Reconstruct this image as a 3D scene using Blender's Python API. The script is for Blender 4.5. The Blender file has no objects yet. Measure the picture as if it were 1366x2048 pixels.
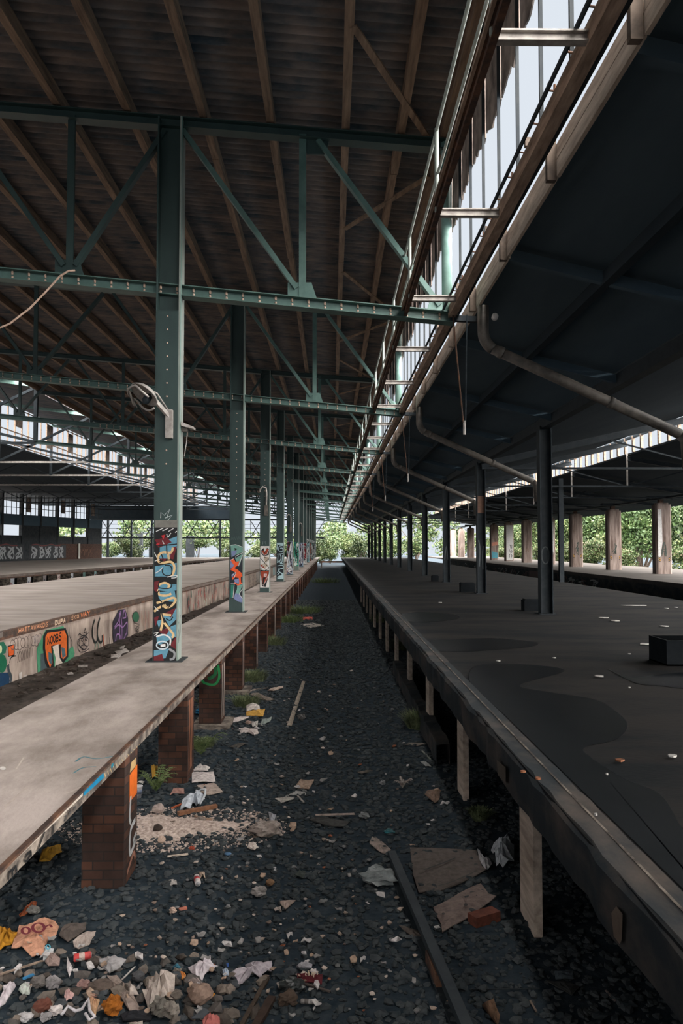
import bpy, math, random
import numpy as np
from mathutils import Vector, Matrix

scene = bpy.context.scene
COL = scene.collection
random.seed(7)
PI = math.pi
WORLD, SUN, EXPO, SANG, SDX = 1.0, 60.0, 0.0, 150, -.2

# ------------------------------------------------------------------ camera
FPX, CAMZ = 1593.0, 2.7
PSI, TH = math.atan(20 / 1593.0), math.atan(68 / 1593.0)
cam_d = bpy.data.cameras.new('camera')
cam_d.sensor_fit = 'VERTICAL'
cam_d.sensor_height = 36.0
cam_d.lens = FPX / 2048 * 36.0
cam_d.clip_end = 600
cam = bpy.data.objects.new('camera', cam_d)
COL.objects.link(cam)
cam.location = (0, 0, CAMZ)
cam.rotation_euler = (PI / 2 + TH, 0, -PSI)
scene.camera = cam

_R = (math.cos(PSI), -math.sin(PSI), 0)
_F = (math.sin(PSI) * math.cos(TH), math.cos(PSI) * math.cos(TH), math.sin(TH))
_U = (_R[1] * _F[2] - _R[2] * _F[1], _R[2] * _F[0] - _R[0] * _F[2], _R[0] * _F[1] - _R[1] * _F[0])


def ray(px, py):
    a = (px - 683) / FPX
    b = -(py - 1024) / FPX
    return [_F[i] + a * _R[i] + b * _U[i] for i in range(3)]


def at_z(px, py, z=0.0):
    d = ray(px, py)
    t = (z - CAMZ) / d[2]
    return (d[0] * t, d[1] * t, z)


def at_y(px, py, y):
    d = ray(px, py)
    t = y / d[1]
    return (d[0] * t, y, CAMZ + d[2] * t)


def at_x(px, py, x):
    d = ray(px, py)
    t = x / d[0]
    return (x, d[1] * t, CAMZ + d[2] * t)


# ------------------------------------------------------------------ materials
def srgb(r, g, b):
    f = lambda c: (c / 255 / 12.92) if c <= 10 else ((c / 255 + .055) / 1.055) ** 2.4
    return (f(r), f(g), f(b))


def mat(name, c1, c2=None, scale=4.0, rough=.85, bump=0.0, metal=0.0, stretch=(1, 1, 1), detail=6,
        ramp=(.35, .65), spec=.3, c3=None, bscale=None, trans=0.0, local=False):
    m = bpy.data.materials.new(name)
    m.use_nodes = True
    nt = m.node_tree
    n, l = nt.nodes, nt.links
    b = n['Principled BSDF']
    b.inputs['Roughness'].default_value = rough
    b.inputs['Metallic'].default_value = metal
    b.inputs['Specular IOR Level'].default_value = spec
    if trans:
        b.inputs['Transmission Weight'].default_value = trans
    if c2 is None:
        b.inputs['Base Color'].default_value = (*c1, 1)
        if not bump:
            return m
    if local:
        tc = n.new('ShaderNodeTexCoord')
        src = tc.outputs['Object']
    else:
        g = n.new('ShaderNodeNewGeometry')
        src = g.outputs['Position']
    mp = n.new('ShaderNodeMapping')
    mp.inputs['Scale'].default_value = stretch
    l.new(src, mp.inputs['Vector'])
    no = n.new('ShaderNodeTexNoise')
    no.inputs['Scale'].default_value = scale
    no.inputs['Detail'].default_value = detail
    no.inputs['Roughness'].default_value = .62
    l.new(mp.outputs[0], no.inputs['Vector'])
    if c2 is not None:
        r = n.new('ShaderNodeValToRGB')
        r.color_ramp.elements[0].position = ramp[0]
        r.color_ramp.elements[0].color = (*c1, 1)
        r.color_ramp.elements[1].position = ramp[1]
        r.color_ramp.elements[1].color = (*c2, 1)
        if c3 is not None:
            e = r.color_ramp.elements.new(min(.97, ramp[1] + .12))
            e.color = (*c3, 1)
        l.new(no.outputs['Fac'], r.inputs['Fac'])
        l.new(r.outputs['Color'], b.inputs['Base Color'])
    if bump:
        bn = n.new('ShaderNodeBump')
        bn.inputs['Strength'].default_value = bump
        bn.inputs['Distance'].default_value = .02
        if bscale:
            n2 = n.new('ShaderNodeTexNoise')
            n2.inputs['Scale'].default_value = bscale
            n2.inputs['Detail'].default_value = 4
            l.new(mp.outputs[0], n2.inputs['Vector'])
            l.new(n2.outputs['Fac'], bn.inputs['Height'])
        else:
            l.new(no.outputs['Fac'], bn.inputs['Height'])
        l.new(bn.outputs['Normal'], b.inputs['Normal'])
    return m


def brick_mat(name, a, b_, mortar, dark=1.0):
    m = bpy.data.materials.new(name)
    m.use_nodes = True
    n, l = m.node_tree.nodes, m.node_tree.links
    p = n['Principled BSDF']
    p.inputs['Roughness'].default_value = .9
    p.inputs['Specular IOR Level'].default_value = .2
    g = n.new('ShaderNodeNewGeometry')
    s = n.new('ShaderNodeSeparateXYZ')
    l.new(g.outputs['Position'], s.inputs[0])
    ad = n.new('ShaderNodeMath')
    l.new(s.outputs[0], ad.inputs[0])
    l.new(s.outputs[1], ad.inputs[1])
    cb = n.new('ShaderNodeCombineXYZ')
    l.new(ad.outputs[0], cb.inputs[0])
    l.new(s.outputs[2], cb.inputs[1])
    br = n.new('ShaderNodeTexBrick')
    br.inputs['Scale'].default_value = 1.0
    br.inputs['Brick Width'].default_value = .165
    br.inputs['Row Height'].default_value = .072
    br.inputs['Mortar Size'].default_value = .006
    br.inputs['Color1'].default_value = (*a, 1)
    br.inputs['Color2'].default_value = (*b_, 1)
    br.inputs['Mortar'].default_value = (*mortar, 1)
    br.inputs['Bias'].default_value = -.25
    l.new(cb.outputs[0], br.inputs['Vector'])
    no = n.new('ShaderNodeTexNoise')
    no.inputs['Scale'].default_value = 7
    no.inputs['Detail'].default_value = 5
    l.new(g.outputs['Position'], no.inputs['Vector'])
    mx = n.new('ShaderNodeMixRGB')
    mx.blend_type = 'MULTIPLY'
    mx.inputs[0].default_value = .7
    l.new(br.outputs['Color'], mx.inputs[1])
    l.new(no.outputs['Fac'], mx.inputs[2])
    l.new(mx.outputs[0], p.inputs['Base Color'])
    bn = n.new('ShaderNodeBump')
    bn.inputs['Strength'].default_value = .5
    bn.inputs['Distance'].default_value = .01
    bn.invert = True
    l.new(br.outputs['Fac'], bn.inputs['Height'])
    l.new(bn.outputs[0], p.inputs['Normal'])
    return m


_paint = {}


def paint(rgb):
    if rgb not in _paint:
        c = tuple(x * .8 for x in srgb(*rgb))
        _paint[rgb] = mat('paint_%d_%d_%d' % rgb, tuple(x * .72 for x in c), c, scale=14, rough=.6, ramp=(.3, .6))
    return _paint[rgb]


MT = {}
MT['walk'] = mat('walkway_concrete', (0.2, 0.165, 0.142), (0.42, 0.36, 0.325), scale=1.6, rough=.8, bump=.15, stretch=(1, .45, 1), detail=9, ramp=(.36, .6), bscale=40)
MT['plat2'] = mat('platform_concrete', (0.155, 0.13, 0.113), (0.315, 0.272, 0.245), scale=.8, rough=.85, bump=.1, stretch=(.5, 1.6, 1), detail=8, ramp=(.3, .68), bscale=20)
MT['walkside'] = mat('slab_edge_concrete', (.05, .04, .034), (.26, .22, .18), scale=5, rough=.9, bump=.3, stretch=(1, 1, 1.5), ramp=(.42, .66))
MT['wall2'] = mat('graffiti_wall_concrete', (0.16, 0.12, 0.1), (0.48, 0.39, 0.33), scale=2.2, rough=.9, bump=.2, stretch=(1, 1, .35), detail=8, ramp=(.3, .7))
MT['rust'] = mat('rusty_steel', (.035, .022, .018), (.16, .075, .04), scale=7, rough=.8, bump=.2, ramp=(.4, .75))
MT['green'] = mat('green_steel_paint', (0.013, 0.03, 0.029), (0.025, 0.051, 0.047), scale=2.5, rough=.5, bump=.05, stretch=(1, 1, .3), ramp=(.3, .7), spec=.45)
MT['greenlight'] = mat('pale_lit_green_paint', (0.11, 0.2, 0.175), (0.2, 0.315, 0.28), scale=5, rough=.5, ramp=(.3, .7), spec=.4)  # pale green; also the lit tone at truss ends and flange strip
MT['flange'] = mat('pale_sheen_green_paint', (.15, .18, .16), (.27, .30, .275), scale=6, rough=.5, stretch=(1, 1, .3), ramp=(.3, .7), spec=.4)  # paleness paints sky sheen on the track-side flange; handrails are this pale
MT['black'] = mat('black_bitumen', (.006, .008, .010), (.012, .014, .016), scale=4, rough=.9, spec=.1)
MT['bolt'] = mat('rusted_bolt', (.35, .22, .16), (.6, .45, .36), scale=60, rough=.7)
MT['roof'] = mat('corrugated_cement_sheet', (0.03, 0.05, 0.066), (0.215, 0.17, 0.148), scale=3, rough=.9, stretch=(.5, 1.2, 1), detail=8, ramp=(.3, .75))
MT['purlin'] = mat('timber_purlin', (0.085, 0.057, 0.04), (0.27, 0.18, 0.122), scale=6, rough=.85, bump=.2, stretch=(3, .25, 3), ramp=(.3, .75))
MT['brown'] = mat('weathered_timber', (0.15, 0.1, 0.072), (0.42, 0.31, 0.235), scale=5, rough=.9, bump=.3, stretch=(3, .5, 3), ramp=(.3, .72))
MT['fascia'] = mat('grey_timber_board', (0.27, 0.215, 0.175), (0.62, 0.52, 0.43), scale=4, rough=.9, bump=.25, stretch=(4, .5, 4), ramp=(.28, .72))
MT['soot'] = mat('sooty_board', (0.016, 0.021, 0.026), (0.036, 0.04, 0.042), scale=3, rough=.9)
MT['darksteel'] = mat('dark_steel', (0.012, 0.018, 0.023), (0.026, 0.033, 0.038), scale=5, rough=.6, spec=.2)
MT['greenmid'] = mat('half_lit_green_paint', (0.046, 0.094, 0.083), (0.085, 0.15, 0.134), scale=4, rough=.5, ramp=(.3, .7), spec=.4)  # lighter copy of the truss green, clerestory light put into the colour
MT['bracket'] = mat('dark_timber_bracket', (.06, .046, .038), (.15, .115, .09), scale=6, rough=.9)
MT['plat4'] = mat('sunlit_platform_concrete', (0.034, 0.028, 0.024), (0.075, 0.062, 0.054), scale=.8, rough=.9, detail=8, ramp=(.3, .68))
MT['greysteel'] = mat('grey_galvanised', (.22, .2, .185), (.42, .39, .36), scale=9, rough=.55, metal=.2)
MT['zinc'] = mat('dull_zinc_pipe', (0.05, 0.046, 0.042), (0.15, 0.13, 0.11), scale=7, rough=.55, stretch=(1, 1, 1), ramp=(.3, .7))
MT['ragged'] = mat('dirty_torn_sheet', (0.07, 0.055, 0.047), (0.36, 0.29, 0.25), scale=3.5, rough=.9, bump=.5, detail=10, ramp=(.35, .7), stretch=(1, 1, .8))
MT['ballast'] = mat('coal_black_ballast', (0.014, 0.022, 0.03), (0.038, 0.048, 0.056), scale=9, rough=.95, bump=.7, detail=10, ramp=(.35, .72), spec=.05)
MT['stone'] = mat('black_ballast_stone', (0.02, 0.027, 0.0315), (0.07, 0.076, 0.078), scale=11, rough=.85, ramp=(.3, .8), spec=.1)
MT['dirt'] = mat('brown_ditch_soil', (.03, .024, .02), (.12, .095, .08), scale=4, rough=.95, bump=.8, detail=10, ramp=(.35, .75))
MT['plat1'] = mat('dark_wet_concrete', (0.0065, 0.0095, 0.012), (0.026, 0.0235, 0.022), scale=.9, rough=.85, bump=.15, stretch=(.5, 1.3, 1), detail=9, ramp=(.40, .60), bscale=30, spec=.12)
MT['puddle'] = mat('wet_stain', (0.006, 0.0085, 0.011), (0.01, 0.013, 0.016), scale=3, rough=.4, spec=.12)
MT['coping'] = mat('damp_coping', (0.018, 0.024, 0.028), (0.095, 0.075, 0.062), scale=2.2, rough=.9, bump=.4, stretch=(1, .6, 1.2), detail=9, ramp=(.46, .74))
MT['pillar'] = mat('stained_concrete_pillar', (0.075, 0.05, 0.04), (0.27, 0.215, 0.19), scale=3.0, rough=.9, bump=.2, stretch=(1.6, 1.6, .18), detail=9, ramp=(.34, .66))
MT['roofdark'] = mat('lit_tone_roof_board', (0.05, 0.082, 0.11), (0.062, 0.098, 0.125), scale=2, rough=.9, stretch=(1, .3, 1))  # right roof's near slope, toned up in place of light
MT['roofdeep'] = mat('shade_tone_roof_board', (.018, .028, .037), (.026, .036, .044), scale=2, rough=.9, stretch=(1, .3, 1), spec=.1)  # darker copy for the far slope, shade put into the colour
MT['brick'] = brick_mat('red_brown_brick', (.052, .030, .024), (.15, .062, .036), (.036, .027, .024))
MT['brickdark'] = brick_mat('old_brick', (.09, .05, .04), (.17, .085, .06), (.05, .045, .04))
MT['leafA'] = mat('leaf_green', (0.014, 0.034, 0.009), (0.055, 0.095, 0.026), scale=.9, rough=.6, detail=3)
MT['leafB'] = mat('leaf_yellow_green', (0.034, 0.056, 0.016), (0.13, 0.15, 0.06), scale=.9, rough=.6, detail=3)
MT['leafC'] = mat('leaf_dry', (0.06, 0.05, 0.028), (0.14, 0.11, 0.07), scale=1.2, rough=.7, detail=3)
MT['bark'] = mat('bark', (.05, .035, .025), (.12, .09, .07), scale=8)
MT['fern'] = mat('fern_green', (.06, .10, .03), (.16, .20, .08), scale=10, rough=.7)
MT['moss'] = mat('moss_grey_green', (.05, .075, .03), (.17, .19, .10), scale=14, rough=.9)
MT['white'] = mat('off_white', (.45, .42, .40), (.68, .65, .63), scale=9, rough=.7)
MT['board'] = mat('weathered_cardboard', (.20, .16, .14), (.48, .42, .38), scale=12, rough=.9, detail=8)
MT['sand'] = mat('spilled_pale_sand', (.24, .18, .15), (.60, .49, .43), scale=30, rough=.95, bump=.6)


# ------------------------------------------------------------------ mesh builder
class MB:
    def __init__(self):
        self.v, self.f, self.m = [], [], []

    def add(self, vs, fs, mi=0):
        o = len(self.v)
        self.v.extend(vs)
        self.f.extend(tuple(i + o for i in f) for f in fs)
        self.m.extend([mi] * len(fs))
        return self

    def box(self, lo, hi, mi=0):
        x0, y0, z0 = lo
        x1, y1, z1 = hi
        return self.add([(x0, y0, z0), (x1, y0, z0), (x1, y1, z0), (x0, y1, z0), (x0, y0, z1), (x1, y0, z1), (x1, y1, z1), (x0, y1, z1)],
                        [(3, 2, 1, 0), (4, 5, 6, 7), (0, 1, 5, 4), (1, 2, 6, 5), (2, 3, 7, 6), (3, 0, 4, 7)], mi)

    def cbox(self, c, s, mi=0):
        return self.box([c[i] - s[i] / 2 for i in range(3)], [c[i] + s[i] / 2 for i in range(3)], mi)

    def beam(self, a, b, w, h, up=(0, 0, 1), mi=0, rollx=0):
        a, b = Vector(a), Vector(b)
        d = (b - a).normalized()
        s = d.cross(Vector(up))
        if s.length < 1e-4:
            s = d.cross(Vector((0, 1, 0)))
        s.normalize()
        u = s.cross(d)
        vs = []
        for p in (a, b):
            for sx, sz in ((-1, -1), (1, -1), (1, 1), (-1, 1)):
                vs.append(tuple(p + s * (sx * w / 2) + u * (sz * h / 2)))
        return self.add(vs, [(0, 1, 2, 3), (7, 6, 5, 4), (0, 4, 5, 1), (1, 5, 6, 2), (2, 6, 7, 3), (3, 7, 4, 0)], mi)

    def channel(self, a, b, w, h, t=.012, up=(0, 0, 1), mi=0):
        """I-section: two flanges and a web"""
        a, b = Vector(a), Vector(b)
        d = (b - a).normalized()
        s = d.cross(Vector(up)).normalized()
        u = s.cross(d)
        for k in (-1, 1):
            o = u * (k * (h / 2 - t / 2))
            self.beam(a + o, b + o, w, t, up, mi)
        self.beam(a, b, t, h - 2 * t, up, mi)
        return self

    def tube(self, pts, r, n=10, mi=0, caps=True):
        pts = [Vector(p) for p in pts]
        rs = r if isinstance(r, (list, tuple)) else [r] * len(pts)
        rings = []
        prev = None
        for i, p in enumerate(pts):
            d = (pts[min(i + 1, len(pts) - 1)] - pts[max(i - 1, 0)]).normalized()
            ref = prev if prev is not None else (Vector((0, 0, 1)) if abs(d.z) < .9 else Vector((1, 0, 0)))
            s = d.cross(ref)
            if s.length < 1e-5:
                s = d.cross(Vector((0, 1, 0)))
            s.normalize()
            u = s.cross(d).normalized()
            prev = u
            rings.append([tuple(p + (s * math.cos(2 * PI * k / n) + u * math.sin(2 * PI * k / n)) * rs[i]) for k in range(n)])
        vs = [v for q in rings for v in q]
        fs = []
        for i in range(len(pts) - 1):
            for k in range(n):
                k2 = (k + 1) % n
                fs.append((i * n + k, i * n + k2, (i + 1) * n + k2, (i + 1) * n + k))
        if caps:
            fs.append(tuple(range(n))[::-1])
            fs.append(tuple((len(pts) - 1) * n + k for k in range(n)))
        return self.add(vs, fs, mi)

    def lathe(self, prof, n=16, mi=0, mat4=None):
        vs, fs = [], []
        for r, z in prof:
            for k in range(n):
                p = Vector((r * math.cos(2 * PI * k / n), r * math.sin(2 * PI * k / n), z))
                vs.append(tuple(mat4 @ p) if mat4 else tuple(p))
        for i in range(len(prof) - 1):
            for k in range(n):
                k2 = (k + 1) % n
                fs.append((i * n + k, i * n + k2, (i + 1) * n + k2, (i + 1) * n + k))
        fs.append(tuple(range(n))[::-1])
        fs.append(tuple((len(prof) - 1) * n + k for k in range(n)))
        return self.add(vs, fs, mi)

    def prism(self, poly, z0, z1, mi=0):
        n = len(poly)
        vs = [(x, y, z0) for x, y in poly] + [(x, y, z1) for x, y in poly]
        fs = [tuple(range(n))[::-1], tuple(range(n, 2 * n))] + [(i, (i + 1) % n, (i + 1) % n + n, i + n) for i in range(n)]
        return self.add(vs, fs, mi)

    def build(self, name, mats, parent=None, smooth=False):
        me = bpy.data.meshes.new(name)
        me.from_pydata(self.v, [], self.f)
        if not isinstance(mats, (list, tuple)):
            mats = [mats]
        for m in mats:
            me.materials.append(m)
        if len(mats) > 1:
            me.polygons.foreach_set('material_index', self.m)
        if smooth:
            me.polygons.foreach_set('use_smooth', [True] * len(self.f))
        me.update()
        o = bpy.data.objects.new(name, me)
        COL.objects.link(o)
        if parent is not None:
            o.parent = parent
        return o


def np_mesh(name, v, f, mats, parent=None, smooth=False, mi=None):
    me = bpy.data.meshes.new(name)
    v = np.asarray(v, dtype=np.float32).reshape(-1, 3)
    f = np.asarray(f, dtype=np.int32)
    k = f.shape[1]
    me.vertices.add(len(v))
    me.vertices.foreach_set('co', v.ravel())
    me.loops.add(f.size)
    me.loops.foreach_set('vertex_index', f.ravel())
    me.polygons.add(len(f))
    me.polygons.foreach_set('loop_start', np.arange(0, f.size, k, dtype=np.int32))
    me.polygons.foreach_set('loop_total', np.full(len(f), k, dtype=np.int32))
    for m in (mats if isinstance(mats, (list, tuple)) else [mats]):
        me.materials.append(m)
    if mi is not None:
        me.polygons.foreach_set('material_index', np.asarray(mi, dtype=np.int32))
    me.polygons.foreach_set('use_smooth', np.full(len(f), smooth, dtype=bool))
    me.update(calc_edges=True)
    me.validate()
    o = bpy.data.objects.new(name, me)
    COL.objects.link(o)
    if parent is not None:
        o.parent = parent
    return o


def tag(o, label, cat, group=None, kind=None):
    o['label'] = label
    o['category'] = cat
    if group:
        o['group'] = group
    if kind:
        o['kind'] = kind
    return o


def thing(name, loc, label, cat, group=None, kind=None, rz=0):
    o = bpy.data.objects.new(name, None)
    COL.objects.link(o)
    o.location = loc
    o.rotation_euler = (0, 0, rz)
    return tag(o, label, cat, group, kind)


def struct(o, label=None, cat=None):
    o['kind'] = 'structure'
    if label:
        o['label'] = label
    if cat:
        o['category'] = cat
    return o


def dup(root, loc, label, skip=()):
    r = root.copy()
    COL.objects.link(r)
    r.location = loc
    r['label'] = label
    for ch in list(root.children):
        if ch.name.split('.')[0] in skip:
            continue
        c = ch.copy()
        COL.objects.link(c)
        c.parent = r
        for g in list(ch.children):
            d = g.copy()
            COL.objects.link(d)
            d.parent = c
    return r


ORD = ['nearest', 'second', 'third', 'fourth', 'fifth', 'sixth', 'seventh', 'eighth', 'ninth', 'tenth', 'eleventh', 'twelfth', 'thirteenth',
       'fourteenth', 'fifteenth', 'sixteenth', 'seventeenth', 'eighteenth', 'nineteenth', 'twentieth', 'twenty-first', 'twenty-second',
       'twenty-third', 'twenty-fourth', 'twenty-fifth', 'twenty-sixth', 'twenty-seventh', 'twenty-eighth', 'twenty-ninth', 'thirtieth',
       'thirty-first', 'thirty-second', 'thirty-third', 'thirty-fourth', 'thirty-fifth', 'thirty-sixth', 'thirty-seventh', 'thirty-eighth']


# ------------------------------------------------------------------ painted marks (strokes and filled shapes on a flat face)
def smooth_line(p, sub=5):
    if len(p) < 3:
        return p
    q = [p[0]] + list(p) + [p[-1]]
    out = []
    for i in range(1, len(q) - 2):
        a, b, c, d = q[i - 1:i + 3]
        for k in range(sub):
            t = k / sub
            out.append(tuple(.5 * (2 * b[j] + (c[j] - a[j]) * t + (2 * a[j] - 5 * b[j] + 4 * c[j] - d[j]) * t * t + (3 * b[j] - a[j] - 3 * c[j] + d[j]) * t ** 3) for j in (0, 1)))
    out.append(p[-1])
    return out


def ribbon(p, w):
    L, R = [], []
    n = len(p)
    for i in range(n):
        a, b = p[max(i - 1, 0)], p[min(i + 1, n - 1)]
        dx, dy = b[0] - a[0], b[1] - a[1]
        k = math.hypot(dx, dy) or 1
        nx, ny = -dy / k * w / 2, dx / k * w / 2
        L.append((p[i][0] + nx, p[i][1] + ny))
        R.append((p[i][0] - nx, p[i][1] - ny))
    return L, R


class Paint:
    """collects fills and strokes in 2D, then lays them on a face; place(s,t,off)->xyz"""

    def __init__(self, tr, scale):
        self.tr, self.sc, self.items = tr, scale, []

    def fill(self, col, pts):
        self.items.append((col, [self.tr(*p) for p in pts], None))

    def line(self, col, w, pts, curve=True):
        q = [self.tr(*p) for p in pts]
        self.items.append((col, smooth_line(q) if curve else q, w * self.sc))

    def ring(self, col, w, c, rx, ry):
        self.line(col, w, [(c[0] + rx * math.cos(a * PI / 8), c[1] + ry * math.sin(a * PI / 8)) for a in range(17)], False)

    def disc(self, col, c, rx, ry):
        self.fill(col, [(c[0] + rx * math.cos(a * PI / 9), c[1] + ry * math.sin(a * PI / 9)) for a in range(18)])

    def build(self, place, parent, name='graffiti', step=.00025, lab=None):
        mats, idx, mb = [], {}, MB()
        for k, (col, pts, w) in enumerate(self.items):
            if col not in idx:
                idx[col] = len(mats)
                mats.append(paint(col))
            off = .0008 + k * step
            if w is None:
                mb.add([place(s, t, off) for s, t in pts], [tuple(range(len(pts)))], idx[col])
            else:
                L, R = ribbon(pts, w)
                n = len(L)
                mb.add([place(s, t, off) for s, t in L + R], [(i, i + 1, n + i + 1, n + i) for i in range(n - 1)], idx[col])
        o = mb.build(name, mats, parent)
        if lab:
            o['label'] = lab
        return o


GLY = {
    'A': [[(0, 0), (.5, 1), (1, 0)], [(.2, .4), (.8, .4)]], 'B': [[(0, 0), (0, 1), (.8, .85), (.75, .6), (0, .5), (.9, .4), (.85, .05), (0, 0)]],
    'D': [[(0, 0), (0, 1), (.7, .9), (1, .5), (.7, .1), (0, 0)]], 'E': [[(.9, 1), (0, 1), (0, 0), (.9, 0)], [(0, .5), (.7, .5)]],
    'F': [[(0, 0), (0, 1), (.9, 1)], [(0, .5), (.7, .5)]],
    'G': [[(1, .85), (.6, 1), (.1, .7), (.1, .25), (.6, 0), (1, .2), (1, .5), (.6, .5)]], 'H': [[(0, 0), (0, 1)], [(1, 0), (1, 1)], [(0, .5), (1, .5)]],
    'I': [[(.5, 0), (.5, 1)]], 'K': [[(0, 0), (0, 1)], [(1, 1), (0, .45), (1, 0)]], 'L': [[(0, 1), (0, 0), (.8, 0)]],
    'M': [[(0, 0), (.1, 1), (.5, .4), (.9, 1), (1, 0)]], 'N': [[(0, 0), (0, 1), (1, 0), (1, 1)]],
    'O': [[(.5, 1), (.05, .75), (.05, .25), (.5, 0), (.95, .25), (.95, .75), (.5, 1)]], 'P': [[(0, 0), (0, 1), (.9, .9), (.9, .55), (0, .45)]],
    'R': [[(0, 0), (0, 1), (.9, .9), (.9, .6), (0, .5), (1, 0)]], 'S': [[(1, .9), (.4, 1), (.05, .75), (.9, .35), (.6, 0), (0, .1)]],
    'T': [[(.5, 0), (.5, 1)], [(0, 1), (1, 1)]], 'U': [[(0, 1), (.05, .2), (.5, 0), (.95, .2), (1, 1)]], 'W': [[(0, 1), (.25, 0), (.5, .7), (.75, 0), (1, 1)]],
    'Y': [[(0, 1), (.5, .5), (1, 1)], [(.5, .5), (.5, 0)]], 'Z': [[(0, 1), (1, 1), (0, 0), (1, 0)]], 'C': [[(1, .85), (.5, 1), (.05, .6), (.05, .3), (.5, 0), (1, .15)]],
    'h': [[(0, 0), (.15, 1)], [(.05, .4), (.5, .6), (.6, .4), (.55, 0)]], 'i': [[(.5, 0), (.55, .6)], [(.58, .8), (.6, .86)]],
    'p': [[(0, -.4), (.15, .6), (.6, .6), (.7, .3), (.4, .05), (.1, .15)]], 's': [[(.7, .55), (.3, .6), (.3, .4), (.6, .25), (.4, 0), (.1, .05)]],
    'c': [[(.7, .5), (.3, .6), (.1, .3), (.3, 0), (.7, .1)]], 'a': [[(.7, .55), (.3, .6), (.1, .3), (.3, 0), (.65, .2), (.7, .6), (.75, 0)]],
    'm': [[(0, 0), (.05, .6), (.3, .6), (.35, 0)], [(.35, .45), (.6, .6), (.7, 0)]], 'l': [[(.4, 0), (.5, 1)]], 'r': [[(.1, 0), (.2, .6)], [(.2, .45), (.6, .6)]],
    '/': [[(.1, -.1), (.8, 1.1)]],
}


def write(P, col, w, text, p0, p1, height, gap=.25, up=(0, -1)):
    """letters along p0->p1 in the painter's source coordinates"""
    n = len(text)
    for i, ch in enumerate(text):
        if ch not in GLY:
            continue
        for st in GLY[ch]:
            q = []
            for gx, gy in st:
                t = (i + gx * (1 - gap)) / n
                q.append((p0[0] + (p1[0] - p0[0]) * t + up[0] * gy * height, p0[1] + (p1[1] - p0[1]) * t + up[1] * gy * height))
            P.line(col, w, q, False)


# ------------------------------------------------------------------ profiles of the place
Y0, BAY, NB = 11.15, 8.25, 13
YEND = 112.0
WX0, WX1, PZ = -3.05, -1.63, 1.10          # walkway strip
roof_z = lambda x: 8.98 - .078 * x           # left roof sheet
chord_z = lambda x: 6.13 - .095 * x          # bottom chord axis
EDGE = [(-6.85, -6), (-6.12, 15), (-5.75, 26), (-5.17, 42), (-4.72, 73), (-4.35, YEND)]


def edge_x(y):
    for (xa, ya), (xb, yb) in zip(EDGE, EDGE[1:]):
        if y <= yb:
            return xa + (xb - xa) * (y - ya) / (yb - ya)
    return EDGE[-1][0]


# ================================================================== GROUND AND SLABS
g = MB().add([(-120, -60, 0), (120, -60, 0), (120, 260, 0), (-120, 260, 0)], [(0, 1, 2, 3)]).build('floor', MT['ballast'])
struct(g, 'black ballast bed of the abandoned track between the platforms', 'track bed')

# ditch soil between walkway and second platform (a little lower than the track in front)
rs = np.random.RandomState(3)
ys = np.linspace(2, YEND, 260)
vv, ff = [], []
nx = 9
for j, y in enumerate(ys):
    for i in range(nx):
        t = i / (nx - 1)
        x = (edge_x(y) - .1) * (1 - t) + (WX0 + .3) * t
        z = .03 + rs.rand() * .07 + .05 * (1 - abs(2 * t - 1))
        vv.append((x, y, z))
for j in range(len(ys) - 1):
    for i in range(nx - 1):
        a = j * nx + i
        ff.append((a, a + 1, a + nx + 1, a + nx))
o = np_mesh('ditch_soil', vv, ff, MT['dirt'], smooth=False)
struct(o, 'rough brown soil in the ditch between walkway and graffiti wall', 'soil')

# walkway slab with worn concrete edge
w = thing('walkway_slab', (0, 0, 0), 'narrow raised concrete walkway carrying the row of green columns', 'walkway', kind='structure')
MB().box((WX0, -45, 1.015), (WX1 - .03, YEND, PZ)).build('slab', MT['walk'], w)
MB().box((WX1 - .03, -6, 1.012), (WX1, YEND, PZ - .012)).build('edge_face', MT['walkside'], w)
MB().box((WX1 - .028, -6, PZ - .012), (WX1 + .006, YEND, PZ + .004)).build('edge_angle', MT['rust'], w)
P = Paint(lambda x, y: at_x(120 + x / 4.553, 1460 + y / 4.553, WX1)[1:], .0011)
PALE, BLK = (196, 186, 172), (22, 24, 26)
P.fill((8, 120, 160), [(215, 525), (392, 372), (402, 432), (212, 606)])
P.fill((20, 110, 130), [(465, 310), (485, 285), (488, 330), (466, 352)])
P.fill(PALE, [(-560, 1175), (205, 570), (205, 600), (-560, 1330)])
for k in range(16):
    x = 405 + k * 26
    y = 415 - k * 21.5
    P.line((190, 165, 120), 9, [(x, y - 22), (x + 9, y + 12)], False)
for a in ((985, -85, (58, 108, 78)), (1065, -160, (48, 96, 68)), (850, 40, (150, 136, 106)), (1130, -222, (70, 112, 84))):
    P.fill(a[2], [(a[0], a[1] - 20), (a[0] + 70, a[1] - 88), (a[0] + 74, a[1] - 54), (a[0], a[1] + 18)])
P.build(lambda s, t, off: (WX1 + off, s, max(1.016, min(PZ - .014, t))), w, lab='blue, pale and green paint on the walkway edge')
P = Paint(lambda a, b: (a, b), 1)
write(P, BLK, .016, 'ma/l', (4.10, 1.022), (4.86, 1.022), .058, .2, (0, 1))
write(P, (60, 60, 60), .010, 'arm', (4.92, 1.024), (5.2, 1.024), .05, .2, (0, 1))
P.build(lambda s, t, off: (WX1 + .007 + off, s, t), w, 'painted_letters', lab='black letters scrawled on the pale walkway edge')
P = Paint(lambda x, y: at_z(120 + x / 4.553, 1460 + y / 4.553, PZ)[:2], .0012)
P.line((80, 130, 140), 16, [(140, 290), (215, 245), (330, 262), (485, 240)])
P.line((80, 130, 140), 12, [(120, 395), (210, 345), (330, 335)])
P.line((205, 190, 180), 10, [(-400, 360), (-330, 250)])
P.line((190, 175, 165), 16, [(40, 580), (110, 560), (190, 520)])
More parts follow.
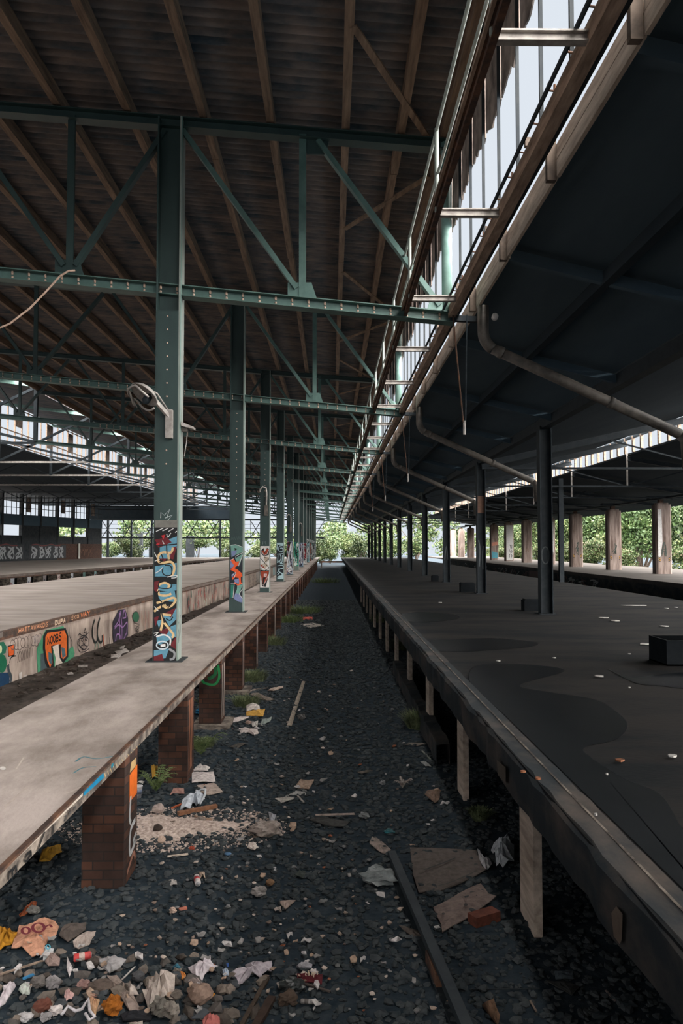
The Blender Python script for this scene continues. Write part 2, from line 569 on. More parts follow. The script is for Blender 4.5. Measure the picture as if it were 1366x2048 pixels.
P.disc((225, 220, 215), (-520, 350), 26, 16)
P.line((190, 176, 165), 14, [(-500, 700), (-300, 520)])
P.build(lambda s, t, off: (s, t, PZ + off), w, lab='teal paint strokes and scuffs on the walkway top')

# second platform at the left with rust-edged kerb and graffiti wall
W2 = .10
p2 = thing('platform_slab', (0, 0, 0), 'broad concrete platform with graffiti side wall and rusty steel edge', 'platform', kind='structure')
FAR2 = [(-14.6, -6), (-13.2, 32), (-12.5, 56), (-11.2, YEND)]
poly = [(x, y) for x, y in EDGE] + [(x, y) for x, y in reversed(FAR2)]
MB().prism(poly, 1.0, PZ).build('slab', MT['plat2'], p2)
m = MB()
m2 = MB()
for (xa, ya), (xb, yb) in zip(EDGE, EDGE[1:]):
    m.add([(xa - W2, ya, -.3), (xb - W2, yb, -.3), (xb - W2, yb, 1.0), (xa - W2, ya, 1.0)], [(0, 1, 2, 3)])
    m2.add([(xa, ya, .95), (xb, yb, .95), (xb, yb, PZ + .006), (xa, ya, PZ + .006), (xa - .16, ya, .95), (xb - .16, yb, .95), (xb - .1, yb, PZ + .006), (xa - .1, ya, PZ + .006)],
           [(0, 1, 2, 3), (3, 2, 6, 7), (1, 0, 4, 5)])
m.build('side_wall', MT['wall2'], p2)
m2.build('steel_edge', MT['rust'], p2)


def on_wall(px, py, inset=W2):
    d = ray(px, py)
    for (xa, ya), (xb, yb) in zip(EDGE, EDGE[1:]):
        k = (xb - xa) / (yb - ya)
        # x = xa-inset + k (y-ya)
        den = d[0] - k * d[1]
        if abs(den) < 1e-9:
            continue
        t = (xa - inset - k * ya) / den
        y = d[1] * t
        if t > 0 and ya <= y <= yb:
            return (y, CAMZ + d[2] * t)
    return (14.0, .5)


place_wall = lambda s, t, off: (edge_x(s) - W2 + off, s, t)
place_edge = lambda s, t, off: (edge_x(s) + off, s, t)
S3 = 4.139
P = Paint(lambda x, y: on_wall(x / S3, 1200 + y / S3), .0037)
# figure with an orange sign
P.fill((30, 105, 80), [(-60, 360), (30, 345), (56, 388), (46, 440), (0, 455), (-60, 450)])
P.fill((205, 210, 170), [(-10, 372), (12, 380), (17, 405), (12, 435), (-10, 447)])
P.disc((25, 110, 78), (14, 525), 42, 78)
P.fill((16, 58, 92), [(-40, 608), (80, 598), (76, 820), (0, 834), (-40, 836)])
P.line((62, 72, 78), 26, [(66, 535), (72, 590), (92, 640), (84, 680)])
P.line(BLK, 7, [(80, 520), (92, 475), (130, 462)])
P.fill(BLK, [(62, 380), (120, 364), (120, 460), (66, 472)])
P.fill((222, 98, 40), [(70, 388), (113, 374), (113, 452), (72, 464)])
# pale loops
for k in range(9):
    cx = 105 + k * 28
    P.ring((112, 98, 92), 5, (cx, 370 - k * 5), 20, 40 + (k % 3) * 8)
for k in range(8):
    P.line((176, 164, 160), 5, [(270 + k * 9, 300 - k * 2), (280 + k * 8, 335), (276 + k * 9, 372 - k * 4)])
for k in range(10):
    P.line((98, 84, 78), 5, [(140 + k * 14, 430 - k * 4), (150 + k * 13, 470 - k * 4), (142 + k * 14, 520 - k * 6)])
P.line((205, 196, 190), 34, [(165, 600), (168, 690)])
P.line((190, 178, 170), 40, [(205, 620), (203, 680)])
# green and orange piece
P.fill((76, 150, 112), [(300, 405), (372, 250), (520, 215), (560, 282), (552, 420), (600, 380), (616, 440), (580, 562), (520, 590), (440, 628), (400, 645), (312, 682)])
P.fill((72, 88, 92), [(332, 445), (420, 425), (440, 598), (332, 642)])
P.fill((84, 100, 100), [(400, 600), (470, 560), (440, 628)])
P.fill(BLK, [(352, 300), (378, 250), (540, 232), (562, 300), (562, 470), (522, 520), (480, 500), (478, 385), (432, 385), (444, 560), (402, 592), (368, 520), (350, 400)])
P.fill((226, 108, 40), [(372, 305), (390, 272), (530, 252), (550, 302), (550, 460), (520, 490), (500, 470), (500, 365), (418, 380), (430, 520), (410, 560), (386, 500), (370, 400)])
P.fill((78, 106, 116), [(395, 430), (430, 445), (424, 540), (398, 505)])
P.fill((78, 106, 116), [(502, 390), (530, 398), (540, 460), (512, 482)])
P.fill((228, 214, 200), [(430, 385), (480, 365), (490, 480), (520, 530), (470, 602), (446, 600), (456, 480)])
write(P, BLK, 11, 'NOOBS', (388, 372), (508, 328), 62, .2)
# small black face
P.ring((52, 48, 48), 6, (690, 350), 40, 60)
P.ring((52, 48, 48), 7, (676, 330), 9, 12)
P.ring((52, 48, 48), 7, (708, 322), 9, 12)
for q in ([(640, 300), (655, 280), (690, 300), (730, 270)], [(660, 385), (690, 372), (720, 390), (690, 410), (662, 388)], [(690, 340), (684, 362), (700, 364)], [(640, 400), (660, 430), (700, 425), (735, 400)], [(700, 240), (690, 270), (712, 262), (706, 300)], [(650, 330), (640, 360), (654, 380)]):
    P.line((52, 48, 48), 6, q)
P.line((52, 48, 48), 6, [(700, 230), (705, 300), (640, 330), (640, 400)])
P.line((52, 48, 48), 6, [(565, 220), (572, 300), (590, 350), (578, 400)])
# double G
for dx in (0, 42):
    P.line((30, 38, 36), 17, [(782 + dx, 158 - dx * .3), (764 + dx, 220), (762 + dx, 300), (784 + dx, 352), (802 + dx, 330), (800 + dx, 290)])
P.line((70, 120, 95), 9, [(790, 360), (780, 410)])
P.line((70, 120, 95), 9, [(806, 350), (810, 408)])
P.line((190, 90, 55), 15, [(850, 285), (858, 390)])
P.line((214, 200, 188), 16, [(905, 300), (912, 380)])
# purple lettering
P.fill((52, 46, 62), [(930, 180), (978, 82), (1032, 76), (1056, 150), (1056, 290), (1004, 362), (940, 390), (928, 290)])
PU = (172, 130, 186)
for st in ([(992, 90), (976, 170), (944, 222)], [(990, 100), (1004, 200), (1004, 352)], [(944, 236), (978, 204), (1010, 226), (1048, 184), (1044, 268)],
           [(950, 340), (962, 286), (988, 292), (1002, 352), (1042, 272)], [(1012, 140), (1022, 84), (1038, 140), (1010, 150)], [(985, 110), (985, 340)]):
    P.line(PU, 11, st)
# green mask
P.disc((58, 112, 84), (1120, 140), 26, 42)
P.ring((30, 40, 38), 5, (1120, 140), 27, 44)
for k in range(4):
    P.line((66, 60, 56), 5, [(1105 + k * 4, 190 + k * 20), (1150 - k * 3, 205 + k * 24), (1112 + k * 6, 240 + k * 22), (1142, 262 + k * 20)])
for k in range(9):
    P.line([(176, 96, 74), (196, 160, 130), (150, 70, 60)][k % 3], 7, [(1165 + k * 10, 90 + (k % 3) * 30), (1168 + k * 10, 190 + (k % 4) * 22)])
P.build(place_wall, p2, lab='orange NOOBS piece, purple tag and figure sprayed on the wall')
rg = random.Random(5)
P = Paint(lambda x, y: on_wall(360 + x / 6.83, 1060 + y / 6.83), .0036)
REDS = [(196, 84, 76), (176, 70, 66), (205, 120, 104), (70, 110, 98), (196, 206, 184), (60, 84, 84), (150, 70, 62), (110, 84, 96)]
for k in range(70):
    x = 10 + rg.random() * 690
    yb = 1180 - x * .42
    yt = 835 - x * .26
    a = yt + 20 + rg.random() * (yb - yt) * .7
    P.line(rg.choice(REDS), 9 + rg.random() * 22, [(x, a), (x + rg.uniform(-8, 8), a + 30), (x + rg.uniform(-6, 6), a + 50 + rg.random() * 70)])
P.fill((168, 160, 152), [(1035, 560), (1120, 530), (1120, 690), (1040, 740)])
P.fill((165, 190, 190), [(1265, 500), (1290, 490), (1300, 610), (1268, 620)])
P.fill((190, 178, 178), [(1295, 490), (1335, 478), (1335, 590), (1300, 600)])
for k in range(26):
    x = 930 + rg.random() * 190
    y = 640 - (x - 930) * .12 + rg.random() * 90
    P.line((70, 62, 60), 5, [(x, y), (x + 14, y - 22), (x + 20, y + 20), (x + 4, y + 36)])
P.build(place_wall, p2, lab='red and green smears of spray paint further along the wall')
P = Paint(lambda x, y: on_wall(x / S3, 1200 + y / S3, 0), .0037)
OR_ = (214, 150, 112)
write(P, OR_, 6, 'HATTAWAKDS', (155, 272), (402, 214), 34, .25)
write(P, (224, 196, 168), 7, 'DUPA', (455, 208), (545, 184), 36, .25)
write(P, (224, 170, 132), 6, 'SKO', (590, 166), (656, 146), 30, .25)
write(P, (220, 130, 84), 8, 'WAY', (668, 144), (748, 122), 36, .25)
P.build(place_edge, p2, 'painted_words', lab='pale orange words scrawled on the rusty edge')

# third platform far left, its track gap and near kerb
L3E = [(-21.0, 22), (-18.2, 44), (-15.9, 71), (-13.6, YEND)]
p3 = thing('platform_slab', (0, 0, 0), 'far concrete platform beyond the sunken track, in front of the derelict wall', 'platform', kind='structure')
MB().prism(L3E + [(-30, YEND), (-60, YEND), (-60, 22)], .95, PZ).build('slab', MT['plat2'], p3)
m = MB()
for (xa, ya), (xb, yb) in zip(L3E, L3E[1:]):
    m.add([(xa, ya, .88), (xb, yb, .88), (xb, yb, PZ + .004), (xa, ya, PZ + .004), (xa - .2, ya, .88), (xb - .2, yb, .88)], [(0, 1, 2, 3), (1, 0, 4, 5)])
m.build('steel_edge', MT['rust'], p3)
m = MB()
for (xa, ya), (xb, yb) in zip(L3E, L3E[1:]):
    m.add([(xa - .9, ya, 0), (xb - .9, yb, 0), (xb - .9, yb, .95), (xa - .9, ya, .95)], [(0, 1, 2, 3)])
m.build('back_wall', MT['soot'], p3)
# short wall stubs under that far edge, some whitewashed and tagged
WC = [(206, 190, 184), (205, 208, 214), (120, 160, 150), (150, 190, 190), (96, 92, 92), (200, 202, 206), (190, 192, 196), (180, 184, 190), (204, 206, 210), (150, 140, 140)]
i = 0
y = 31.0
while y < 100:
    x = [a + (b - a) * (y - ya) / (yb - ya) for (a, ya), (b, yb) in zip(L3E, L3E[1:]) if ya <= y <= yb][0]
    col = WC[i % len(WC)] if i < 22 else (90, 88, 88)
    t = thing('pier_stub', (x - .3, y, 0), 'whitewashed stub pier under the far platform edge, %s of its row' % ORD[i], 'pier', 'stub piers under the far platform edge', kind='thing')
    MB().box((-.4, 0, 0), (.22, .55, .93)).build('shaft', MT['walkside'], t)
    Pn = Paint(lambda a, b: (a, b), 1)
    Pn.fill(col, [(0.01, .1), (.54, .1), (.54, .86), (.01, .86)])
    rr = random.Random(i)
    for k in range(3):
        Pn.line(rr.choice([(60, 60, 66), (130, 60, 60), (70, 100, 100)]), .05, [(rr.random() * .45 + .05, rr.random() * .5 + .2) for _ in range(4)])
    Pn.build(lambda s, tt, off: (.22 + off * 3, s, tt), t)
    y += 2.06
    i += 1

# right-hand dark platform
R1X = 1.38
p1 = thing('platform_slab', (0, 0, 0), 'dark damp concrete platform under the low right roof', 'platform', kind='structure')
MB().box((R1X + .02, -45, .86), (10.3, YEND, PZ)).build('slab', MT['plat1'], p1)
# uneven coping face
ys = np.arange(-2, 104, .22)
vv, ff = [], []
rs = np.random.RandomState(11)
prof = [(.30, .80), (.0, .80), (.0, 1.07), (.03, 1.105), (.24, 1.108)]
for y in ys:
    j = (rs.rand() - .5) * .03
    for dx, z in prof:
        vv.append((R1X + dx + (j if dx < .05 else 0) + (rs.rand() - .5) * .012, y, z + (rs.rand() - .5) * (.035 if z < .9 else .008)))
k = len(prof)
for a in range(len(ys) - 1):
    for b in range(k - 1):
        ff.append((a * k + b, a * k + b + 1, (a + 1) * k + b + 1, (a + 1) * k + b))
np_mesh('coping', vv, ff, MT['coping'], p1)
MB().box((R1X + .9, -6, 0), (R1X + 1.1, 104, .86)).build('back_wall', MT['soot'], p1)
MB().box((R1X + .15, -6, 1.106), (R1X + .165, 30, 1.1105)).build('edge_strip', MT['walkside'], p1)
P = Paint(lambda x, y: at_x(x, y, R1X)[1:], .004)
P.fill((120, 104, 90), [(1233, 1826), (1243, 1812), (1256, 1828), (1254, 1880), (1250, 1910), (1238, 1888)])
P.fill((92, 82, 72), [(1000, 1520), (1018, 1535), (1018, 1568), (1002, 1550)])
P.fill((44, 96, 62), [(852, 1352), (862, 1366), (861, 1384), (853, 1370)])
P.fill((150, 138, 126), [(862, 1370), (868, 1378), (867, 1398), (862, 1386)])
P.fill((98, 86, 76), [(870, 1390), (900, 1430), (898, 1452), (872, 1412)])
P.fill((88, 76, 68), [(915, 1450), (960, 1505), (958, 1540), (918, 1490)])
P.build(lambda s, t, off: (R1X - .022 - off * 4, s, max(.83, min(1.04, t))), p1, 'flaked_patch', lab='pale flaked patches on the coping')
# far right platform
p4 = thing('platform_slab', (0, 0, 0), 'sunlit far platform carrying the row of concrete pillars', 'platform', kind='structure')
MB().box((14.9, 10, .9), (24, 126, PZ)).build('slab', MT['plat4'], p4)
MB().box((15.05, 10, 0), (15.2, 104, .9)).build('side_wall', MT['coping'], p4)
P = Paint(lambda a, b: (a, b), 1)
for k in range(42):
    y = 44 + rg.random() * 46
    P.line(rg.choice([(170, 168, 165), (120, 70, 60), (70, 80, 80), (190, 186, 180), (96, 60, 52)]), .07, [(y + rg.random() * 1.4, .2 + rg.random() * .6) for _ in range(5)])
P.fill((96, 52, 44), [(57.5, .15), (60.5, .15), (60.5, .85), (57.5, .85)])
P.build(lambda s, t, off: (15.05 - off * 3, s, t), p4)

# ================================================================== LEFT WALKWAY COLUMNS
CXL, CXR = -2.47, -2.15
GREY_BAND = (122, 120, 114)
BLUE, DRED, CREAM, WHT = (96, 150, 172), (104, 30, 38), (222, 190, 140), (222, 222, 220)


def column_paint(k):
    """graffiti of the k-th walkway column -> list of Paint objects for the front face"""
    if k == 0:
        P = Paint(lambda x, y: ((x - 630) / 842, (1890 - y) / 842), 1 / 842)
        P.fill(GREY_BAND, [(497, 240), (763, 240), (763, 330), (497, 330)])
        P.fill(BLK, [(497, 325), (763, 325), (763, 1880), (497, 1880)])
        for q in ([(560, 500), (760, 430), (760, 560), (700, 690), (560, 690)], [(505, 780), (760, 740), (760, 900), (505, 900)], [(505, 990), (760, 990), (760, 1060), (690, 1080), (540, 1060)],
                  [(540, 1080), (740, 1070), (760, 1200), (560, 1180)], [(600, 1350), (760, 1270), (760, 1400), (680, 1480)], [(530, 1420), (600, 1400), (560, 1500)],
                  [(640, 1500), (760, 1460), (760, 1600), (560, 1700), (540, 1640)], [(503, 1760), (680, 1740), (640, 1850), (503, 1870)], [(530, 1590), (620, 1560), (650, 1660), (540, 1680)]):
            P.fill(BLUE, q)
        for q in ([(500, 470), (640, 440), (700, 500), (560, 560)], [(700, 560), (760, 545), (720, 700), (680, 690)], [(500, 960), (560, 950), (540, 1090), (498, 1060)], [(620, 1330), (760, 1262), (700, 1380)],
                  [(500, 1380), (560, 1360), (520, 1480)], [(560, 1540), (700, 1480), (640, 1600)], [(690, 1700), (760, 1600), (760, 1750)], [(503, 1830), (600, 1800), (620, 1880), (503, 1878)], [(560, 690), (640, 690), (620, 740)]):
            P.fill(DRED, q)
        P.fill((186, 44, 50), [(575, 420), (625, 408), (602, 465)])
        P.fill((186, 44, 50), [(515, 520), (560, 500), (545, 560)])
        for q in ([(715, 560), (690, 620), (600, 618), (550, 650), (545, 720), (590, 740), (690, 728), (732, 780), (722, 860), (690, 890)], [(545, 1000), (620, 975), (672, 1000), (660, 1040)],
                  [(548, 1050), (560, 1110), (640, 1122), (700, 1100)], [(530, 1210), (600, 1190), (720, 1148), (750, 1180), (705, 1240), (640, 1262), (600, 1232)], [(503, 1310), (560, 1262), (640, 1232)],
                  [(590, 1330), (602, 1420), (580, 1530)], [(620, 1440), (680, 1510), (730, 1580), (712, 1612)], [(600, 1340), (700, 1352)], [(660, 640), (668, 700)]):
            P.line(CREAM, 26, q)
        for q in ([(580, 640), (598, 700), (560, 742)], [(600, 790), (598, 860), (650, 892), (702, 870), (692, 780), (620, 768)], [(560, 960), (558, 1030), (690, 1032), (692, 950), (600, 938)],
                  [(560, 1060), (538, 1090), (550, 1150), (592, 1202)], [(590, 1210), (590, 1320), (622, 1440)], [(600, 1210), (650, 1188), (692, 1220), (660, 1272)], [(640, 1390), (690, 1412), (722, 1370)],
                  [(503, 912), (760, 920)], [(640, 530), (645, 640)], [(500, 545), (760, 520)]):
            P.line(BLK, 13, q)
        for q in ([(515, 372), (600, 332)], [(590, 366), (660, 332)], [(660, 372), (720, 336)], [(738, 384), (760, 368)], [(510, 862), (560, 832), (600, 790)], [(650, 905), (760, 888), (752, 912), (700, 918)],
                  [(505, 1250), (550, 1300)], [(500, 1562), (552, 1552), (510, 1590)], [(505, 720), (560, 700)], [(500, 620), (530, 680)], [(640, 400), (655, 440), (690, 390)], [(590, 480), (610, 520)]):
            P.line(WHT, 9, q)
        P.line(WHT, 18, [(530, 1602), (620, 1578), (692, 1622), (690, 1700)])
        P.ring((200, 214, 222), 16, (602, 1700), 68, 46)
        P.fill(WHT, [(580, 1690), (636, 1684), (640, 1712), (582, 1722)])
        P.line((150, 152, 156), 26, [(680, 1745), (742, 1785), (735, 1850), (690, 1865)])
        for q in ([(568, 215), (570, 148), (610, 182), (674, 108), (640, 215)], [(618, 215), (705, 180), (650, 245)]):
            P.line((196, 206, 204), 8, q, False)
        return P
    if k == 1:
        P = Paint(lambda x, y: ((x - 175) / 544, (1050 - y) / 544), 1 / 544)
        P.fill((32, 38, 46), [(92, 320), (258, 270), (258, 870), (145, 870), (92, 865)])
        TE, LV, OG = (112, 158, 146), (122, 132, 172), (232, 92, 44)
        P.fill(TE, [(100, 172), (200, 167), (258, 190), (258, 258), (160, 300), (112, 330)])
        P.fill(LV, [(108, 250), (190, 235), (150, 310), (114, 325)])
        P.fill(BLK, [(150, 205), (196, 216), (155, 240)])
        P.fill(TE, [(160, 345), (258, 282), (230, 400), (205, 440)])
        P.fill(LV, [(98, 370), (130, 360), (150, 440), (98, 480)])
        P.fill(OG, [(95, 362), (140, 346), (165, 390), (215, 380), (200, 430), (150, 470), (190, 490), (250, 540), (255, 580), (235, 590), (240, 660), (215, 680), (210, 600), (160, 590), (130, 625), (122, 600), (180, 540), (150, 520), (95, 492), (150, 440)])
        P.fill(LV, [(112, 560), (170, 520), (120, 600)])
        P.fill(LV, [(150, 622), (210, 605), (216, 660), (160, 668)])
        P.fill((40, 118, 104), [(105, 690), (145, 690), (130, 860), (105, 860)])
        P.fill(TE, [(190, 690), (258, 690), (215, 810), (165, 800), (186, 750)])
        P.fill(LV, [(165, 800), (215, 810), (258, 868), (256, 925), (200, 910), (145, 870)])
        for q in ([(100, 172), (165, 160), (258, 195)], [(258, 268), (175, 310), (165, 330)], [(256, 300), (205, 445)], [(105, 678), (258, 680)], [(150, 690), (135, 862)], [(256, 745), (215, 810), (256, 870)], [(130, 560), (170, 520), (150, 600)], [(95, 370), (140, 346)]):
            P.line(WHT, 6, q, False)
        P.line(OG, 14, [(150, 660), (200, 692), (250, 665)])
        for kx in range(5):
            P.line((92, 112, 108), 4, [(105 + kx * 30, 100), (118 + kx * 30, 50), (130 + kx * 30, 95)], False)
        return P
    if k == 2:
        P = Paint(lambda x, y: ((x - 545) / 387, (800 - y) / 387), 1 / 387)
        W_, RU, TAN = (218, 214, 210), (150, 58, 32), (186, 170, 150)
        P.fill(W_, [(485, 182), (605, 182), (605, 735), (485, 735)])
        P.fill(BLK, [(495, 240), (530, 205), (545, 260), (575, 205), (605, 220), (600, 300), (540, 320), (500, 290)])
        P.fill(RU, [(500, 255), (528, 235), (545, 280), (572, 212), (602, 226), (575, 292), (540, 308), (515, 282)])
        P.line(W_, 5, [(502, 258), (540, 306), (574, 292), (602, 228)], False)
        P.fill(TAN, [(530, 320), (600, 330), (598, 380), (560, 400), (600, 440), (540, 480), (500, 430), (550, 400)])
        P.fill(RU, [(487, 425), (520, 440), (562, 492), (490, 452)])
        for q in ([(487, 345), (602, 470)], [(602, 360), (487, 490)], [(540, 330), (600, 350), (540, 400)], [(487, 500), (545, 510), (602, 480)]):
            P.line(BLK, 8, q, False)
        for q in ([(500, 340), (600, 450)], [(595, 372), (500, 470)]):
            P.line(W_, 5, q, False)
        P.fill(BLK, [(485, 505), (605, 505), (600, 560), (560, 730), (510, 720), (490, 600)])
        P.fill(RU, [(492, 518), (602, 518), (575, 640), (528, 708), (542, 640), (560, 602), (522, 602), (520, 680), (500, 600)])
        P.fill(W_, [(535, 552), (574, 552), (570, 588), (535, 588)])
        P.fill(RU, [(546, 562), (566, 562), (564, 578), (546, 578)])
        P.line(W_, 5, [(492, 580), (512, 690), (530, 708), (600, 560)], False)
        P.line((150, 160, 158), 4, [(515, 160), (520, 120), (535, 150), (550, 115), (560, 160)], False)
        return P
    if k == 3:
        P = Paint(lambda x, y: ((x - 740) / 290, (675 - y) / 290), 1 / 290)
        CY = (176, 204, 210)
        P.fill(CY, [(696, 170), (784, 170), (784, 640), (696, 640)])
        P.fill((22, 30, 36), [(696, 190), (784, 200), (784, 560), (696, 640)])
        for q in ([(702, 260), (704, 200), (740, 190), (776, 205), (730, 215), (722, 270), (770, 280), (772, 240), (740, 240)], [(702, 320), (780, 310)], [(712, 330), (706, 430)], [(740, 320), (752, 370), (724, 430)], [(772, 330), (764, 420), (740, 440)],
                  [(704, 470), (770, 462), (780, 500), (740, 510), (704, 560)], [(730, 490), (724, 540), (776, 570)], [(704, 590), (740, 560), (782, 590)], [(702, 620), (740, 600), (780, 636)], [(704, 400), (780, 445)]):
            P.line(CY, 9, q)
        return P
    PAL = {4: [(150, 160, 170), (120, 40, 44), (30, 32, 40), (176, 190, 196), (90, 100, 120)], 5: [(30, 130, 108), (22, 96, 84), (210, 220, 214), (40, 150, 124), (24, 40, 40)],
           6: [(130, 150, 172), (90, 100, 126), (200, 206, 212), (110, 60, 70), (36, 38, 50)], 7: [(200, 200, 204), (150, 30, 40), (120, 26, 34), (30, 30, 34), (220, 216, 214)],
           8: [(140, 180, 186), (176, 206, 210), (110, 130, 140), (60, 90, 96)], 9: [(160, 80, 66), (96, 120, 120), (190, 120, 100), (50, 50, 54)], 10: [(96, 130, 136), (150, 184, 186), (40, 56, 60)]}
    pal = PAL.get(k, [(120, 140, 142), (176, 190, 190), (60, 64, 68)])
    r = random.Random(40 + k)
    P = Paint(lambda a, b: (a, b), 1)
    H = 1.85
    b0 = .05 if k != 5 else .28
    P.fill(pal[0], [(-.158, b0), (.158, b0), (.158, H), (-.158, H)])
    if k == 5:
        P.fill((112, 124, 116), [(-.158, 0), (.158, 0), (.158, .28), (-.158, .28)])
    for j in range(26):
        cx, cy, s = r.uniform(-.14, .14), r.uniform(b0, H), r.uniform(.05, .16)
        P.fill(r.choice(pal), [(max(-.158, min(.158, cx + s * math.cos(a + r.uniform(-.5, .5)))), max(b0, min(H, cy + s * 1.3 * math.sin(a)))) for a in (0, 1.6, 3.2, 4.7)])
    for j in range(18):
        pts = [(r.uniform(-.14, .14), cy) for cy in [r.uniform(b0 + .05, H - .4) + q * .12 for q in range(4)]]
        P.line(r.choice(pal[1:] + [BLK, WHT]), r.uniform(.02, .05), pts)
    if k >= 8:
        for j in range(3):
            a = r.uniform(-.1, .05)
            P.line((205, 210, 208), .03, [(a, H + .1), (a + .08, H + .3), (a + .02, H + .42), (a - .04, H + .3)])
    return P


GR_LAB = ['with black, blue and cream graffiti', 'with orange and lavender graffiti', 'with white and rust-red graffiti', 'with black and pale cyan lettering graffiti', 'with grey and dark red graffiti',
          'with teal green graffiti', 'with blue-grey graffiti', 'with white and crimson graffiti', 'with light blue graffiti', 'with salmon red graffiti', 'with faded blue graffiti', 'with grey tags', 'with pale tags']
flange = MB()
flange.box((0, 0, 0), (.02, .30, 7.75))
fm = None
for k in range(NB):
    y = Y0 + BAY * k
    t = thing('steel_column', ((CXL + CXR) / 2, y, PZ), 'green riveted steel column %s, %s along the narrow walkway' % (GR_LAB[k], ORD[k]), 'column', 'steel columns on the walkway', kind='thing')
    topz = roof_z(-2.3) - .32 - PZ
    for sx, nm in ((-1, 'flange'), (1, 'flange')):
        o = MB().box((sx * .16 - .011, 0, 0), (sx * .16 + .011, .30, topz)).build(nm, MT['flange'] if sx > 0 else MT['green'], t)  # track-side flange coloured paler to stand in for clerestory light
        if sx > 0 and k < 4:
            MB().box((.172, .012, 0), (.178, .045, topz)).build('flange_sheen', MT['greenlight'], o)  # pale strip paints a line of sheen down that flange
    MB().box((-.15, .14, 0), (.15, .16, topz)).build('web', MT['green'], t)
    MB().box((-.15, -.006, 0), (.15, .012, 4.92)).build('cover_plate', MT['green'], t)
    MB().box((-.25, -.1, 0), (.25, .4, .012)).build('base_plate', MT['soot'], t)
    if k < 3:
        b = MB()
        for z in np.arange(2.75, 4.85, .19):
            MB().lathe([(.012, 0), (.012, .006), (.006, .012)], 8, mat4=Matrix.Translation((-.005, -.006, float(z))) @ Matrix.Rotation(PI / 2, 4, 'X')).build('rivet', MT['bolt'], t)
    P = column_paint(k)
    P.build(lambda s, tt, off: (s, -.006 - off, tt), t, step=.00012)
    # streaks on the track-facing flange
    P = Paint(lambda a, b: (a, b), 1)
    r = random.Random(90 + k)
    for j in range(7):
        a, b = r.uniform(.03, .27), r.uniform(.1, 1.7)
        P.line(r.choice([(200, 206, 204), (170, 180, 178), (40, 44, 46)]), .02, [(a, b), (a + .03, b + .12), (a - .02, b + .22), (a + .02, b + .3)])
    P.build(lambda s, tt, off: (.171 + off * 2, s, tt), t)

# ================================================================== BRICK PIERS UNDER THE WALKWAY
yp = 6.42
for k in range(32):
    y = yp + 2.78 * k
    note = ['with an orange and white painted side', 'with white drips down its side', 'with a green painted curl', 'plain', 'plain'][k] if k < 5 else 'plain'
    t = thing('brick_pier', (-1.64, y, 0), 'red brown brick pier %s, %s under the walkway edge' % (note, ORD[k]), 'pier', 'brick piers under the walkway edge', kind='thing')
    MB().box((-.33, 0, 0), (0, .42, 1.015)).build('shaft', MT['brick'], t)
    if k in (2, 3):
        MB().box((-.42, -.15, 0), (.14, .5, .06)).build('footing', MT['walkside'], t)
    P = Paint(lambda a, b: (a, b), 1)
    if k == 0:
        P.fill((232, 112, 30), [(.16, .62), (.41, .62), (.41, .86), (.16, .84)])
        P.fill((190, 160, 110), [(.16, .86), (.36, .86), (.36, .93), (.2, .93)])
        P.line((205, 205, 205), .045, [(.2, .66), (.17, .5), (.21, .44)])
        P.line((205, 205, 205), .045, [(.36, .42), (.2, .38), (.19, .2), (.37, .24)])
        P.line((190, 190, 190), .04, [(.38, .3), (.28, .26)])
        P.line((170, 120, 100), .04, [(.1, .08), (.3, .16), (.36, .1)])
    else:
        r = random.Random(k)
        c = [(190, 178, 172), (150, 96, 70), (170, 160, 150), (140, 120, 110)][k % 4]
        for j in range(3):
            a = .08 + r.random() * .25
            P.line(c, .05, [(a, .92), (a + .02, .6 + r.random() * .1), (a - .02, .3), (a, .12)])
    P.build(lambda s, tt, off: (off * 2, s, tt), t)
    if k == 2:
        P = Paint(lambda a, b: (a, b), 1)
        P.line((30, 130, 70), .035, [(-.05, .93), (-.03, .75), (-.1, .64), (-.24, .66), (-.3, .72)])
        P.line((24, 100, 56), .05, [(-.08, .9), (-.1, .78), (-.2, .72)])
        P.build(lambda s, tt, off: (s, -off * 2, tt), t)
# inner row of supports at the ditch side
for k in range(10):
    t = thing('brick_pier', (WX0 + .45, yp + 2.78 * k + .3, 0), 'shadowed brick pier under the ditch side of the walkway, %s back' % ORD[k], 'pier', 'brick piers under the ditch side of the walkway', kind='thing')
    MB().box((-.33, 0, 0), (0, .42, 1.015)).build('shaft', MT['brick'], t)

# concrete posts under the right platform coping
for k in range(12):
    y = 5.6 + 2.95 * k
    t = thing('concrete_post', (R1X + .02, y, 0), 'weathered concrete post under the dark platform coping, %s along the track' % ORD[k], 'post', 'posts under the right coping', kind='thing')
    m = MB()
    m.add([(0, 0, 0), (.06, 0, 0), (.06, .4, 0), (0, .4, 0), (0, 0, .82), (.06, 0, .82), (.06, .4, .82), (0, .4, .82)], [(3, 2, 1, 0), (4, 5, 6, 7), (0, 1, 5, 4), (1, 2, 6, 5), (2, 3, 7, 6), (3, 0, 4, 7)])
    m.build('shaft', MT['fascia'], t)
t = thing('concrete_kerb', (1.3, 9.9, 0), 'low mossy concrete kerb at the foot of the dark platform', 'kerb')
vv, ff = [], []
for j in range(33):
    y = j * .22
    for dx, z in ((0, 0), (.0, .27), (.16, .28), (.16, 0)):
        vv.append((dx + rg.uniform(-.015, .015), y, max(0, z + rg.uniform(-.02, .02))))
for j in range(32):
    for b in range(3):
        ff.append((j * 4 + b, j * 4 + b + 1, j * 4 + b + 5, j * 4 + b + 4))
np_mesh('kerb_body', vv, ff, MT['coping'], t)

